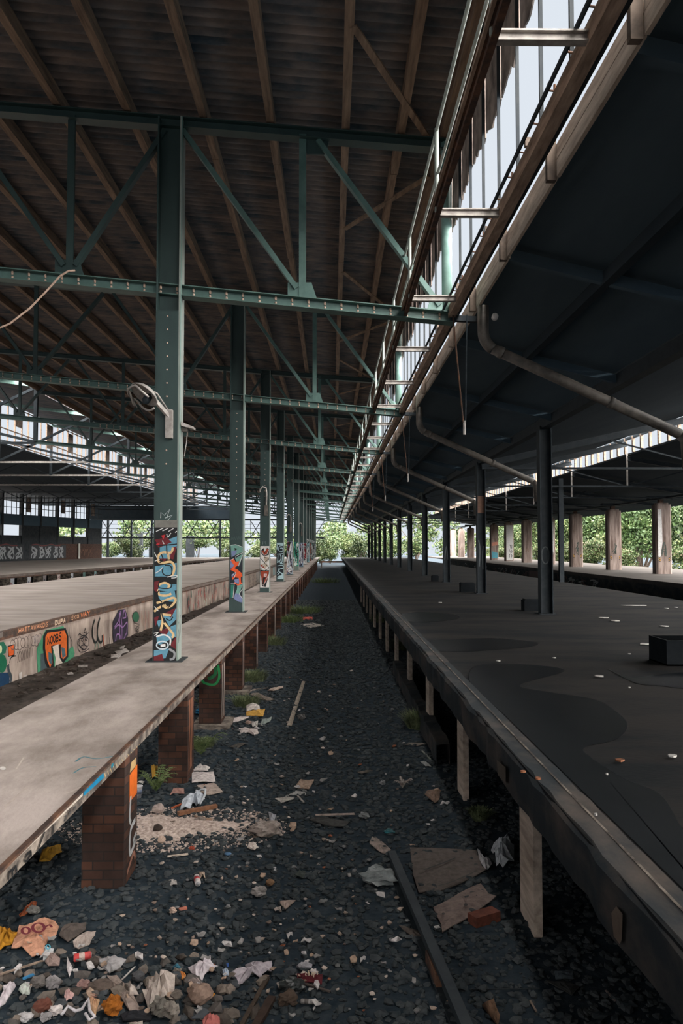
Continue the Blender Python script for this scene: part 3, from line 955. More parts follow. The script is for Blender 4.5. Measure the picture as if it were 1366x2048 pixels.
# ================================================================== LEFT ROOF
per = .177
ys = np.concatenate([np.arange(-45, 1, 2.0), np.arange(1, YEND + 1, per / 6)])
xs = [-13.6, -9.7, -5.8, -1.9, 2.05]
V = np.zeros((len(ys), len(xs), 3), np.float32)
for i, x in enumerate(xs):
    V[:, i, 0] = x
    V[:, i, 1] = ys
    V[:, i, 2] = roof_z(x) + .042 * np.sin(ys * 2 * PI / per) * (ys > 1)
idx = np.arange(len(ys) * len(xs)).reshape(len(ys), len(xs))
F = np.stack([idx[:-1, :-1], idx[:-1, 1:], idx[1:, 1:], idx[1:, :-1]], -1).reshape(-1, 4)
o = np_mesh('ceiling', V, F, MT['roof'], smooth=True)
struct(o, 'corrugated cement sheet roof over the walkway and left platforms', 'roof')
PURL = [1.62, 1.0, .2, -.87, -1.86, -2.93, -3.95, -5.0, -6.0, -7.05, -8.1, -9.15, -10.2, -11.25, -12.3, -13.35]
nm = ['first', 'second', 'third', 'fourth', 'fifth', 'sixth', 'seventh', 'eighth', 'ninth', 'tenth', 'eleventh', 'twelfth', 'thirteenth', 'fourteenth', 'fifteenth', 'sixteenth']
for i, x in enumerate(PURL):
    z = roof_z(x) - .045
    m = MB()
    r = random.Random(i)
    y = -4.0
    while y < YEND:
        y2 = min(YEND, y + 4.125)
        dx, dz = r.uniform(-.012, .012), r.uniform(-.01, 0)
        m.box((x - .055 + dx, y, z - .21 + dz), (x + .055 + dx, y2 + .02, z + dz))
        y = y2
    o = m.build('timber_purlin', MT['purlin'])
    tag(o, 'long brown timber purlin under the corrugated roof, %s counted from the glazed side' % nm[i], 'purlin', 'purlins under the corrugated roof')
# lath braces zig-zagging between the outer purlins
k = 0
for b in range(12):
    for (xa, ya), (xb, yb) in (((.25, .7), (1.62, 3.5)), ((1.55, 4.2), (.25, 6.6))):
        ya += 8.25 * (b + 1)
        yb += 8.25 * (b + 1)
        o = MB().beam((xa, ya, roof_z(xa) - .26), (xb, yb, roof_z(xb) - .26), .09, .03).build('roof_brace', MT['purlin'])
        tag(o, 'thin brown diagonal lath nailed across the outer purlins, %s from the front' % ORD[k], 'brace', 'diagonal roof laths')
        k += 1

# ------------------------------------------------------------------ trusses
BN = [-.42, -3.75, -7.3, -10.9]      # bottom nodes
TN = [-.25, -2.3, -5.55, -9.1, -12.7]  # top nodes
ct = lambda x: roof_z(x) - .36


def make_truss(full):
    t = thing('roof_truss', (0, 0, 0), '', 'truss', 'green roof trusses', kind='thing')
    G = MT['green']
    MB().channel((-13.4, 0, ct(-13.4)), (1.78, 0, ct(1.78)), .2, .15).build('top_chord', G, t)
    MB().channel((-13.4, 0, chord_z(-13.4)), (1.76, 0, chord_z(1.76)), .22, .155, .014).build('bottom_chord', MT['greenmid'], t)
    for i, x in enumerate(BN):
        xt = TN[0] if i == 0 else x - .1
        m = MB().beam((x, 0, chord_z(x) + .1), (x, 0, ct(x)), .10, .05, (0, 1, 0))
        m.build('post', MT['greenmid'] if i == 0 else G, t)  # lighter green toward the glazing paints the light falloff along the truss
        zc = chord_z(x) + .07
        m = MB()
        pl = [(x - .21, zc), (x + .21, zc), (x + .13, zc + .24), (x - .21, zc + .24)]
        m.add([(a, -.012, c) for a, c in pl] + [(a, .012, c) for a, c in pl], [(0, 1, 2, 3), (7, 6, 5, 4), (0, 4, 5, 1), (1, 5, 6, 2), (2, 6, 7, 3), (3, 7, 4, 0)])
        m.build('gusset_plate', MT['greenmid'] if i == 0 else G, t)
        MB().beam((TN[i + 1] + .15, 0, ct(TN[i + 1]) - .1), (x - .08, 0, zc + .15), .07, .11, (0, 1, 0)).build('diagonal', G if i else MT['greenmid'], t)
        if i:
            MB().beam((TN[i] - .1, 0, ct(TN[i]) - .1), (x + .08, 0, zc + .15), .07, .11, (0, 1, 0)).build('diagonal', G, t)
    MB().beam((-.2, 0, ct(-.2) - .08), (1.55, 0, chord_z(1.5) + .16), .07, .13, (0, 1, 0)).build('diagonal', MT['greenmid'], t)
    m = MB()
    pl = [(-.42, ct(-.3) + .02), (-.02, ct(-.3) + .02), (-.08, ct(-.3) - .28), (-.36, ct(-.3) - .28)]
    m.add([(a, -.012, c) for a, c in pl] + [(a, .012, c) for a, c in pl], [(0, 1, 2, 3), (7, 6, 5, 4), (0, 4, 5, 1), (1, 5, 6, 2), (2, 6, 7, 3), (3, 7, 4, 0)])
    m.build('gusset_plate', G, t)
    MB().tube([(1.66, 0, chord_z(1.66) + .1), (1.66, 0, ct(1.66) + .05)], .075, 12).build('end_post', MT['greenlight'], t, smooth=True)
    m = MB()
    pl = [(1.36, chord_z(1.5) + .06), (1.82, chord_z(1.5) + .04), (1.74, chord_z(1.5) + .36), (1.6, chord_z(1.5) + .24), (1.44, chord_z(1.5) + .34)]
    n = len(pl)
    m.add([(a, -.03, c) for a, c in pl] + [(a, .03, c) for a, c in pl], [tuple(range(n)), tuple(range(2 * n - 1, n - 1, -1))] + [(i, i + n, (i + 1) % n + n, (i + 1) % n) for i in range(n)])
    m.build('gusset_plate', MT['greenlight'], t)
    MB().beam((1.7, 0, chord_z(1.7)), (2.1, 0, chord_z(2.1) + .02), .08, .08).build('end_bracket', MT['darksteel'], t)
    x = 1.55
    bm = None
    while x > -8.2:
        zc = chord_z(x)
        if bm is None:
            b = MB()
            for dz in (-.045, .03):
                b.lathe([(.014, -.02), (.016, 0), (.016, .028), (.009, .036)], 8, mat4=Matrix.Translation((0, -.018, dz)))
            bm = b.build('bolt', MT['bolt'], t)
            bm.location = (x, 0, zc)
        else:
            c = bm.copy()
            COL.objects.link(c)
            c.parent = t
            c.location = (x, 0, zc)
        x -= .235
    return t


truss = make_truss(True)
for k in range(NB):
    lab = 'green bolted roof truss above the %s walkway column' % ORD[k]
    if k == 0:
        truss.location = (0, Y0 + .15, 0)
        truss['label'] = lab
    else:
        dup(truss, (0, Y0 + .15 + BAY * k, 0), lab, skip=() if k < 5 else ('bolt',))

# ------------------------------------------------------------------ clerestory glazing (windows along the right roof edge)
GX = 1.72
for k in range(NB):
    ya = Y0 - BAY + BAY * k + .15
    wn = thing('window_%d' % (k + 1), (GX, ya, 0), 'broken clerestory window bay with bare glazing bars, %s along the roof edge' % ORD[k], 'window', 'clerestory window bays', kind='structure')
    for j in range(10):
        y = .05 + j * .825
        MB().box((-.012, y - .035, 6.05), (.018, y - .015, 8.75)).box((-.004, y + .012, 6.05), (.008, y + .022, 8.75)).build('glazing_bar', MT['soot'], wn)
        r = random.Random(k * 31 + j)
        # torn dirty remnant at the head of the pane
        lo = 7.38 if k < 2 else r.choice([7.5, 7.4, 7.2, 6.9])
        pts = [(y + .02, 8.8), (y + .8, 8.8)]
        n = 9
        e = [(y + .8 - .78 * q / n, lo + r.uniform(-.05, .05) + .07 * math.sin((ya + y + .8 - .78 * q / n) * 2.1)) for q in range(n + 1)]
        poly = pts + e
        m = MB()
        q = len(poly)
        m.add([(.035, a, c) for a, c in poly] + [(.05, a, c) for a, c in poly], [tuple(range(q)), tuple(range(2 * q - 1, q - 1, -1))] + [(i, (i + 1) % q, (i + 1) % q + q, i + q) for i in range(q)])
        m.build('torn_pane', MT['ragged'], wn)
    MB().box((-.05, 0, 5.97), (.055, BAY, 6.12)).build('bottom_rail', MT['brown'], wn)
    MB().box((-.05, 0, 8.68), (.08, BAY, 8.82)).build('head_rail', MT['brown'], wn)

# ------------------------------------------------------------------ maintenance catwalk below the glazing
cw = thing('catwalk', (0, 0, 0), 'stripped maintenance catwalk with green handrails hung beside the clerestory', 'catwalk', kind='thing')
CX, CZc = 1.05, 6.03
MB().channel((CX, 1, CZc), (CX, 103, CZc), .05, .12, .01).build('edge_beam', MT['rust'], cw)
MB().beam((CX - .04, 1, CZc + .06), (CX - .04, 103, CZc + .06), .025, .03).build('edge_strip', MT['brown'], cw)
MB().tube([(CX, 1, 6.86), (CX, 103, 6.86)], .017, 8).build('handrail', MT['flange'], cw, True)
MB().tube([(CX + .01, 1, 6.42), (CX + .01, 103, 6.42)], .015, 8).build('handrail', MT['flange'], cw, True)
for j in range(36):
    y = 5.05 + 2.75 * j
    MB().channel((CX, y, CZc - .01), (GX - .03, y, CZc - .01), .07, .075, .012).build('bracket', MT['greysteel'], cw)
    MB().tube([(CX, y, CZc), (CX, y, 6.88)], .022, 8).build('rail_post', MT['flange'], cw, True)
cp = MB().tube([(1.60, 1, 6.085), (1.60, 103, 6.085)], .018, 8).build('conduit_pipe', MT['darksteel'], smooth=True)
tag(cp, 'thin dark conduit running along the foot of the clerestory', 'pipe')
hk = None
for j in range(34):
    y = 4.9 + .47 * j
    kind = j % 3
    m = MB()
    m.tube([(0, 0, 0), (.03, 0, .03), (.10, 0, .02)], .008, 6)
    if kind != 1:
        m.tube([(.035, 0, .03), (.035, 0, .085)], .011, 6)
    if kind == 2:
        m.tube([(.08, 0, .02), (.08, 0, .075)], .011, 6)
    o = m.build('cable_hook', MT['rust'], cp)
    o.location = (1.6, y, 6.10)

# ------------------------------------------------------------------ gutter, fascia boards and brackets of the right roof
gt = thing('gutter', (0, 0, 0), 'sooty box gutter with grey fascia boards along the right roof edge', 'gutter', kind='thing')
MB().box((1.78, -45, 6.03), (1.842, 103, 6.07)).box((1.78, -45, 6.07), (1.80, 103, 6.16)).build('tray', MT['soot'], gt)
y = -1.0
j = 0
while y < 102:
    r = random.Random(j)
    y2 = y + 2.06
    d1, d2 = r.uniform(-.008, .008), r.uniform(-.01, .01)
    MB().box((2.09 + d1, y + .01, 6.285), (2.125 + d1, y2 - .01, 6.43 + r.uniform(-.012, .006))).build('upper_board', MT['fascia'], gt)
    MB().box((2.085 + d2, y + .01, 6.12), (2.12 + d2, y2 - .01, 6.275)).build('lower_board', MT['fascia'], gt)
    m = MB()
    m.box((2.0, y - .02, 6.09), (2.085, y + .05, 6.52))
    m.box((1.80, y - .01, 6.42), (2.0, y + .04, 6.50))
    m.build('bracket', MT['bracket'], gt)
    y = y2
    j += 1

# downpipes
for k in range(12):
    y = Y0 + BAY * k
    t = thing('downpipe', (2.15, y, 5.9), 'rusty grey rainwater pipe sloping from the gutter to the dark columns, %s of its row' % ORD[k], 'pipe', 'sloping rainwater pipes', kind='thing')
    el = [(0, 0, .2), (0, 0, -.16)]
    for a in range(1, 8):
        th = a / 8 * math.radians(64)
        el.append((.3 * (1 - math.cos(th)), 0, -.16 - .3 * math.sin(th)))
    MB().tube(el, .08, 14).build('elbow', MT['zinc'], t, True)
    e = el[-1]
    MB().tube([e, (2.78, 0, -1.62)], .074, 14).build('pipe', MT['zinc'], t, True)
    dv = Vector((2.78 - e[0], 0, -1.62 - e[2]))
    for q in (.03, .62):
        p = Vector(e) + dv * q
        MB().tube([p, p + dv.normalized() * .07], .084, 14).build('collar', MT['zinc'], t, True)
    MB().tube([(2.78, 0, -1.62), (2.86, 0, -1.72), (2.88, 0, -2.1)], .074, 14).build('outlet', MT['zinc'], t, True)
for k in range(4):
    y = Y0 + BAY * k
    t = thing('hanging_rod', (1.72, y, 5.88), 'pair of thin steel rods hanging in a V below the %s truss end' % ORD[k], 'rod', 'hanging rod pairs', kind='thing')
    MB().tube([(0, 0, .1), (.13, -.05, -1.45)], .012, 6).build('rod', MT['rust'], t)
    MB().tube([(.2, 0, .1), (.16, -.05, -1.45)], .01, 6).build('rod', MT['darksteel'], t)
    MB().tube([(.145, -.05, -1.42), (.145, -.05, -1.62)], .02, 8).build('clamp', MT['greysteel'], t)
t = thing('lamp_holder', at_y(990, 633, 11.0), 'broken white porcelain lamp holder at the gutter near the first sloping pipe', 'lamp holder', kind='thing')
MB().lathe([(.02, -.05), (.045, -.04), (.045, .02), (.02, .05)], 12, mat4=Matrix.Rotation(PI / 2.4, 4, 'X')).build('holder_body', MT['white'], t, True)

# ================================================================== RIGHT ROOF
rr_prof = [(2.16, 6.44), (5.0, 5.75), (13.0, 7.5)]
m = MB()
n = len(rr_prof)
for y in (-45, YEND):
    m.v += [(x, y, z) for x, z in rr_prof] + [(x, y, z + .08) for x, z in rr_prof]
for i in range(n - 1):
    m.f += [(i, i + 1, 2 * n + i + 1, 2 * n + i), (n + i, 3 * n + i, 3 * n + i + 1, n + i + 1)]
m.f += [(0, 2 * n, 3 * n, n), (n - 1, 2 * n - 1, 4 * n - 1, 3 * n - 1), (0, n, n + 1, 1), (1, n + 1, n + 2, 2)]
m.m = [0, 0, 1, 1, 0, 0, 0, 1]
o = m.build('ceiling', [MT['roofdark'], MT['roofdeep']])  # lightened board on the near slope, darkened board on the far one
struct(o, 'low dark boarded roof over the damp right platform', 'roof')
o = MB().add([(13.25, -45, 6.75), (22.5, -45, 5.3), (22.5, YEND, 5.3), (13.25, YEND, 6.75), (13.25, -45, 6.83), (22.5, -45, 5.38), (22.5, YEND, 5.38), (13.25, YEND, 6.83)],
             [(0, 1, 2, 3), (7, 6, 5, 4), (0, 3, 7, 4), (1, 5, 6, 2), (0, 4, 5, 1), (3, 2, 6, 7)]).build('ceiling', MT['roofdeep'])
struct(o, 'dark far slope of the right roof, falling to the concrete pillars', 'roof')
# ridge window strip
for k in range(9):
    ya = 27 + 8.25 * k
    wn = thing('window_%d' % (20 + k), (13.15, ya, 0), 'narrow ridge window strip of the right roof, %s bay back' % ORD[k], 'window', 'ridge window strips', kind='structure')
    for j in range(9):
        MB().box((-.05, j * .916, 6.8), (.05, j * .916 + .13, 7.5)).build('glazing_bar', MT['brown'], wn)
    MB().box((-.04, 0, 7.4), (.04, 8.25, 7.52)).build('head_rail', MT['darksteel'], wn)
# trusses of the right hall
for k in range(9):
    y = 26.9 + 8.15 * k
    t = thing('right_hall_truss', (0, y, 0), 'dark king-post truss under the right roof, %s from the front' % ORD[k], 'truss', 'king-post trusses of the right hall', kind='thing')
    MB().channel((5.1, 0, 5.45), (13.1, 0, 7.22), .12, .22, .02).build('rafter', MT['darksteel'], t)
    MB().channel((13.1, 0, 6.58), (21, 0, 5.36), .12, .18, .02).build('rafter', MT['darksteel'], t)
    MB().beam((5.1, 0, 5.34), (21, 0, 5.34), .09, .07).build('tie_beam', MT['darksteel'], t)
    MB().beam((13.1, 0, 5.34), (13.1, 0, 7.1), .07, .07, (0, 1, 0)).build('king_post', MT['greysteel'], t)
    for s in (-1, 1):
        MB().beam((13.1 + s * .2, 0, 5.4), (13.1 + s * 3.6, 0, 6.3), .05, .05).build('strut', MT['darksteel'], t)
# rafters of the near slope
for k in range(13):
    y = 5.57 + 4.12 * k
    o = MB().beam((2.15, y, 6.3), (5.0, y, 5.62), .1, .14).build('roof_rafter', MT['roofdark'])
    tag(o, 'dark rafter under the low right roof slope, %s from the front' % ORD[k], 'rafter', 'rafters of the right roof slope')
o = MB().beam((3.4, -6, 6.0), (3.4, 104, 6.0), .12, .16).build('roof_beam', MT['roofdeep'])
tag(o, 'long dark beam under the low right roof slope', 'beam', kind='thing')
o = MB().beam((5.08, -6, 5.6), (5.08, 104, 5.6), .2, .22).build('roof_beam', MT['darksteel'])
tag(o, 'long dark steel beam resting on the right column row', 'beam', kind='thing')

# right column row
for k in range(13):
    y = 18.75 + 8.15 * k - 8.15
    nmk = ORD[k]
    t = thing('dark_column', (5.08, y, PZ), 'dark steel column on the damp right platform, %s back' % nmk, 'column', 'dark columns on the right platform', kind='thing')
    for s in (-1, 1):
        MB().box((s * .135 - .01, 0, 0), (s * .135 + .01, .28, 4.45)).build('flange', MT['darksteel'], t)
    MB().box((-.125, .13, 0), (.125, .15, 4.45)).build('web', MT['darksteel'], t)
    MB().box((-.2, -.06, 0), (.2, .34, .015)).build('base_plate', MT['darksteel'], t)
    P = Paint(lambda a, b: (a, b), 1)
    if k == 1:
        P.ring((86, 92, 94), .03, (0, 1.38), .09, .2)
    elif k == 2:
        P.fill((150, 112, 92), [(-.125, 2.72), (.125, 2.72), (.125, 3.3), (-.125, 3.3)])
        P.line((120, 128, 130), .04, [(-.06, .9), (-.04, 1.5), (-.08, 1.8)])
        P.line((120, 128, 130), .04, [(.06, .8), (.05, 1.3), (.08, 1.6)])
    elif k == 3:
        P.line((110, 118, 120), .04, [(-.08, 1.0), (0, 1.6), (.06, 1.0)])
    else:
        P.line((80, 88, 90), .03, [(-.06, 1.0), (0, 1.4), (.05, 1.1)])
    P.build(lambda s, tt, off: (s, .128 - off * 4, tt), t)
for px, py, w, h, y in ((1066, 1222, .42, .26, 18.8), (936, 1184, .5, .3, 26.9), (871, 1163, .3, .25, 35)):
    p = at_z(px, py, PZ)
    t = thing('concrete_block', p, 'small dark concrete block beside the %s visible column on the right platform' % {18.8: 'nearest', 26.9: 'second', 35: 'third'}[y], 'block', kind='thing')
    MB().box((-w / 2, 0, 0), (w / 2, .35, h)).box((-w / 2 + .03, .03, h), (w / 2 - .03, .32, h + .03)).build('block_body', MT['black'], t)
t = thing('steel_post', (10.2, 35.3, PZ), 'slim dark post near the edge of the damp platform, before the pillars', 'post', kind='thing')
MB().channel((0, 0, 0), (0, 0, 4.6), .2, .2, .02, (0, 1, 0)).build('shaft', MT['darksteel'], t)
t = thing('crate', at_z(1352, 1332, PZ), 'dark open crate standing on the damp right platform', 'crate', kind='thing')
m = MB()
m.box((-.12, 0, 0), (.9, .03, .34)).box((-.12, .57, 0), (.9, .6, .34)).box((-.12, .03, 0), (-.09, .57, .34)).box((.87, .03, 0), (.9, .57, .34))
m.build('crate_sides', MT['black'], t)
MB().box((-.12, 0, .0), (.9, .6, .02)).build('crate_base', MT['darksteel'], t)

# concrete pillars
PX = [18.6, 18.55, 18.4, 18.45, 18.4, 18.4, 18.4, 18.4, 18.4, 18.4, 18.4]
notes = ['with white runs', 'mottled brown', 'brown with scribbles near its foot', 'pale brown', 'dark brown and flaking', 'white with black lettering', 'with a turquoise foot', 'whitewashed and turquoise', 'grey with a brick base',
         'streaked brown', 'pale and streaked']
for k in range(11):
    y = 45.4 + 7.75 * k
    t = thing('concrete_pillar', (PX[k] + .45, y + .35, PZ), 'stained concrete pillar %s, %s of the row by the trees' % (notes[k], ORD[k]), 'pillar', 'concrete pillars by the trees', kind='thing')
    a, b, c = .46, .34, .1
    poly = [(-a, -b + c), (-a + c, -b), (a - c, -b), (a, -b + c), (a, b - c), (a - c, b), (-a + c, b), (-a, b - c)]
    MB().prism(poly, 0, 3.98).build('shaft', MT['pillar'], t)
    MB().prism([(x * .75, q * .75) for x, q in poly], 3.98, 4.08).build('cap', MT['pillar'], t)
    MB().box((-.16, -.12, 4.08), (.1, .12, 4.28)).build('bearing', MT['rust'], t)
    MB().box((-.75, -.25, 4.28), (.55, .25, 4.48)).build('bracket', MT['darksteel'], t)
    P = Paint(lambda a_, b_: (a_, b_), 1)
    r = random.Random(200 + k)
    WH = (206, 204, 202)
    if k in (0, 3, 5, 7, 10):
        for j in range(5):
            x0 = r.uniform(-.3, .3)
            P.fill(WH, [(x0 - .05, 3.7), (x0 + .05, 3.7), (x0 + .09, r.uniform(.6, 2)), (x0 - .06, r.uniform(.5, 2))])
    if k == 5:
        P.fill(WH, [(-.34, .1), (.34, .1), (.34, 3.8), (-.34, 3.8)])
        write(P, (30, 30, 34), .06, 'PSC', (-.05, 1.7), (-.05, .3), .3, .2, (1, 0))
    if k in (6, 7):
        P.fill((70, 140, 156), [(-.34, .2), (.34, .2), (.34, .8 + .2 * (k - 6)), (-.34, 1.0)])
        P.fill((180, 120, 100), [(-.34, 1.6), (.34, 1.7), (.34, 2.1), (-.34, 2.0)])
    if k in (0, 1, 2):
        for j in range(5):
            s = -.44
            P.fill((176, 130, 50) if j % 2 else (40, 38, 36), [(-.34, .75 + j * .05), (-.22, .68 + j * .05), (-.22, .73 + j * .05), (-.34, .80 + j * .05)])
            P.fill((176, 130, 50) if j % 2 else (40, 38, 36), [(.34, .75 + j * .05), (.24, .68 + j * .05), (.24, .73 + j * .05), (.34, .80 + j * .05)])
        for j in range(3):
            P.line((46, 60, 52), .04, [(r.uniform(-.2, .2), r.uniform(.9, 1.9)) for _ in range(4)])
    if not P.items:
        P.line((120, 96, 80), .06, [(-.2, 1.0), (0, 1.4), (.1, 1.0)])
    P.build(lambda s, tt, off: (s, -.34 - off * 4, tt), t)
# wind-brace running past the pillar heads
o = MB().beam((18.3, 40, 5.35), (18.3, YEND, 5.35), .1, .1).build('eaves_rod', MT['darksteel'])
tag(o, 'thin dark rod running along the heads of the concrete pillars', 'rod')

# ================================================================== FAR LEFT HALL
m = MB()
m.add([(-14.35, -45, 10.25), (-18.5, -45, 10.85), (-18.5, YEND, 10.85), (-14.35, YEND, 10.25), (-14.35, -45, 10.31), (-18.5, -45, 10.91), (-18.5, YEND, 10.91), (-14.35, YEND, 10.31)],
      [(3, 2, 1, 0), (4, 5, 6, 7), (0, 4, 7, 3), (2, 6, 5, 1)])
o = m.build('ceiling', MT['roof'])
struct(o, 'raised brown roof strip beyond the ragged gap at the left', 'roof')
m = MB()
m.add([(-18.62, -45, 8.45), (-40, -45, 8.3), (-40, YEND, 8.3), (-18.62, YEND, 8.45), (-18.62, -45, 8.53), (-40, -45, 8.38), (-40, YEND, 8.38), (-18.62, YEND, 8.53)],
      [(3, 2, 1, 0), (4, 5, 6, 7), (0, 4, 7, 3), (2, 6, 5, 1)])
o = m.build('ceiling', MT['roofdeep'])
struct(o, 'low dark roof of the far left hall', 'roof')
for k in range(10):
    ya = Y0 + .15 + 8.25 * (k + 2)
    wn = thing('window_%d' % (40 + k), (-18.45, ya, 0), 'tall broken clerestory bay across the far left hall, %s back' % ORD[k], 'window', 'far clerestory bays', kind='structure')
    for j in range(8):
        MB().box((-.04, j * 1.03, 8.5), (.04, j * 1.03 + .06, 10.8)).build('glazing_bar', MT['brown'], wn)
        if (j * 7 + k * 3) % 5 == 0:
            r = random.Random(j + k * 9)
            MB().box((-.01, j * 1.03 + .06, r.uniform(8.6, 9.8)), (.01, j * 1.03 + 1.03, 10.6)).build('torn_pane', MT['ragged'], wn)
    for z in (8.55, 9.3, 10.7):
        MB().box((-.03, 0, z), (.03, 8.25, z + .05)).build('rail', MT['brown'], wn)
    y = ya
    t = thing('lattice_truss', (0, y, 0), 'dark lattice truss with pale tie across the far left hall, %s back' % ORD[k], 'truss', 'lattice trusses of the far left hall', kind='thing')
    MB().beam((-13.6, 0, 10.0), (-18.5, 0, 10.65), .12, .16).build('rafter', MT['greenlight'], t)
    MB().beam((-13.4, 0, chord_z(-13.4)), (-13.4, 0, roof_z(-13.4)), .16, .16, (0, 1, 0)).build('post', MT['darksteel'], t)
    MB().beam((-18.5, 0, 7.34), (-18.5, 0, 10.6), .14, .14, (0, 1, 0)).build('post', MT['darksteel'], t)
    MB().beam((-13.4, 0, 7.4), (-18.5, 0, 8.6), .1, .12).build('diagonal', MT['darksteel'], t)
    MB().beam((-13.4, 0, 9.9), (-18.5, 0, 7.4), .1, .12).build('diagonal', MT['darksteel'], t)
    wx = min(-19, max(-38.4, -38.5 + (y - 62) * .2024) + .5)
    MB().beam((-13.4, 0, 7.36), (wx, 0, 7.34), .09, .1).build('tie', MT['greysteel'] if k in (2, 3, 4) else MT['darksteel'], t)
    for j in range(5):
        xa = -18.5 - j * 3.9
        if xa - 3.9 < wx:
            break
        MB().beam((xa, 0, 7.36), (xa - 1.95, 0, 8.18), .06, .07).build('web', MT['darksteel'], t)
        MB().beam((xa - 3.9, 0, 7.36), (xa - 1.95, 0, 8.18), .06, .07).build('web', MT['darksteel'], t)
# derelict side building
A, B = Vector((-38.5, 62, 0)), Vector((-29.9, 104.5, 0))
D = (B - A).normalized()
LEN = (B - A).length
ang = math.atan2(D.y, D.x)
bw = thing('wall_left', (A.x, A.y, PZ), 'derelict side wall with burnt-out window strips and grey graffiti', 'wall', kind='structure', rz=ang)
HB = 3.6
nb = int(LEN / HB)
for j in range(nb):
    s = j * HB
    last = nb - 1 - j
    MB().box((s, 0, 0), (s + HB, .3, 1.85)).build('parapet', MT['brickdark'] if last < 3 else MT['soot'], bw)
    MB().box((s, .02, 1.85), (s + HB, .3, 2.75)).build('spandrel', MT['soot'], bw)
    if not (last in (1, 2, 5, 6, 9)):
        MB().box((s, .04, 2.75), (s + HB, .3, 3.85)).build('boarded_opening', MT['soot'], bw)
    MB().box((s, 0, 3.85), (s + HB, .3, 5.0)).build('spandrel', MT['roofdark'], bw)
    MB().box((s - .15, -.08, 1.85), (s + .15, .3, 7.3)).build('mullion', MT['soot'], bw)
    for q in (.9, 1.8, 2.7):
        MB().box((s + q - .03, .1, 5.0), (s + q + .03, .16, 7.3)).build('glazing_bar', MT['darksteel'], bw)
    for z in (5.7, 6.4):
        MB().box((s, .1, z), (s + HB, .15, z + .06)).build('glazing_bar', MT['darksteel'], bw)
    r = random.Random(j)
    if j % 2:
        MB().box((s + .9, .12, 5.0 + r.random()), (s + 1.8, .14, 7.0)).build('torn_pane', MT['ragged'], bw)
P = Paint(lambda a, b: (a, b), 1)
r = random.Random(77)
for x0, n in ((LEN - 25, 5), (LEN - 16.4, 5), (LEN - 32, 4)):
    P.fill((48, 52, 56), [(x0 - .4, .15), (x0 + n * 1.45, .15), (x0 + n * 1.45, 1.75), (x0 - .4, 1.75)])
    P.line((110, 50, 48), .12, [(x0 + a, 1.7 + .1 * math.sin(a * 2)) for a in range(n + 2)])
    for q in range(n):
        c = (160, 164, 166)
        for st in range(4):
            P.line(c, .16, [(x0 + q * 1.4 + r.uniform(0, 1.2), .25 + g_ * .42) for g_ in range(4)])
for q in range(8):
    P.line((120, 80, 60), .1, [(LEN - 6 + q * .35, .4 + (q % 3) * .3), (LEN - 5.8 + q * .35, 1.2)])
P.fill((205, 205, 196), [(LEN - 6.4, 0.05), (LEN - 6.0, 0.05), (LEN - 6.0, 1.9), (LEN - 6.4, 1.9)])
P.build(lambda s, tt, off: (s, -off * 8, tt), bw)
# end of the left hall
for k, (px, w) in enumerate(((215, .3), (262, .25), (303, .3), (440, .22), (340, .22))):
    p = at_y(px, 1100, YEND + 2)
    t = thing('end_post', (p[0], YEND + 2, 0), 'slim dark post at the open end of the left hall, %s from the derelict wall' % ['first', 'second', 'third', 'fifth', 'fourth'][k], 'post', 'posts at the open hall end', kind='thing')
    MB().box((-w / 2, 0, 0), (w / 2, w, 6.5)).build('shaft', MT['darksteel'], t)
t = thing('lattice_girder', (0, YEND + 1.2, 0), 'wide dark lattice girder across the open end of the left hall', 'girder', kind='thing')
MB().box((-34, 0, 6.3), (-1, .2, 6.55)).build('top_chord', MT['darksteel'], t)
MB().box((-34, 0, 3.75), (-1, .2, 3.95)).build('bottom_chord', MT['darksteel'], t)
for z in (4.5, 5.15, 5.75):
    MB().box((-34, .05, z), (-1, .14, z + .07)).build('rail', MT['darksteel'], t)
for j in range(22):
    x = -34 + 1.5 * j
    MB().beam((x, .1, 3.9), (x + (1.5 if j % 2 else -1.5) , .1, 6.3), .08, .1).build('lattice_bar', MT['darksteel'], t)
    if j % 3 == 0:
        MB().beam((x, .1, 3.9), (x, .1, 6.3), .07, .1, (0, 1, 0)).build('lattice_bar', MT['darksteel'], t)
t = thing('end_roof', (0, 0, 0), 'dark low roof edge hanging over the open hall end', 'roof', kind='structure')
MB().box((-34, YEND - 1, 6.5), (-13, YEND + 1, 8.3)).build('edge_board', MT['roofdeep'], t)
for k, (px0, px1, pt, pb) in enumerate(((258, 285, 1067, 1100), (298, 330, 1068, 1104), (372, 388, 1072, 1094))):
    a, b = at_y(px0, pt, YEND + 8), at_y(px1, pb, YEND + 8)
    t = thing('ruined_wall', (a[0], YEND + 8, 0), ['dark block of ruined wall behind the green bushes at the hall end', 'dark block of ruined wall just left of the nearest green column', 'small pierced block of ruined wall right of the nearest green column'][k], 'wall', kind='thing')
    m = MB().box((0, 0, 0), (b[0] - a[0], .4, a[2]))
    m.build('masonry', MT['soot'], t)
t = thing('barrier_board', at_y(640, 1124, 101), 'striped barrier plank across the far end of the track', 'barrier', kind='thing')
MB().box((0, 0, -.1), (5.2, .06, .14)).build('plank', MT['brown'], t)
for x in (.2, 4.9):
    MB().box((x - .06, .06, -1.0), (x + .06, .16, .1)).build('leg', MT['brown'], t)
P = Paint(lambda a, b: (a, b), 1)
for j in range(7):
    P.fill((190, 130, 100), [(.1 + j * .75, -.08), (.4 + j * .75, -.08), (.6 + j * .75, .12), (.3 + j * .75, .12)])
P.build(lambda s, tt, off: (s, -off * 5, tt), t)

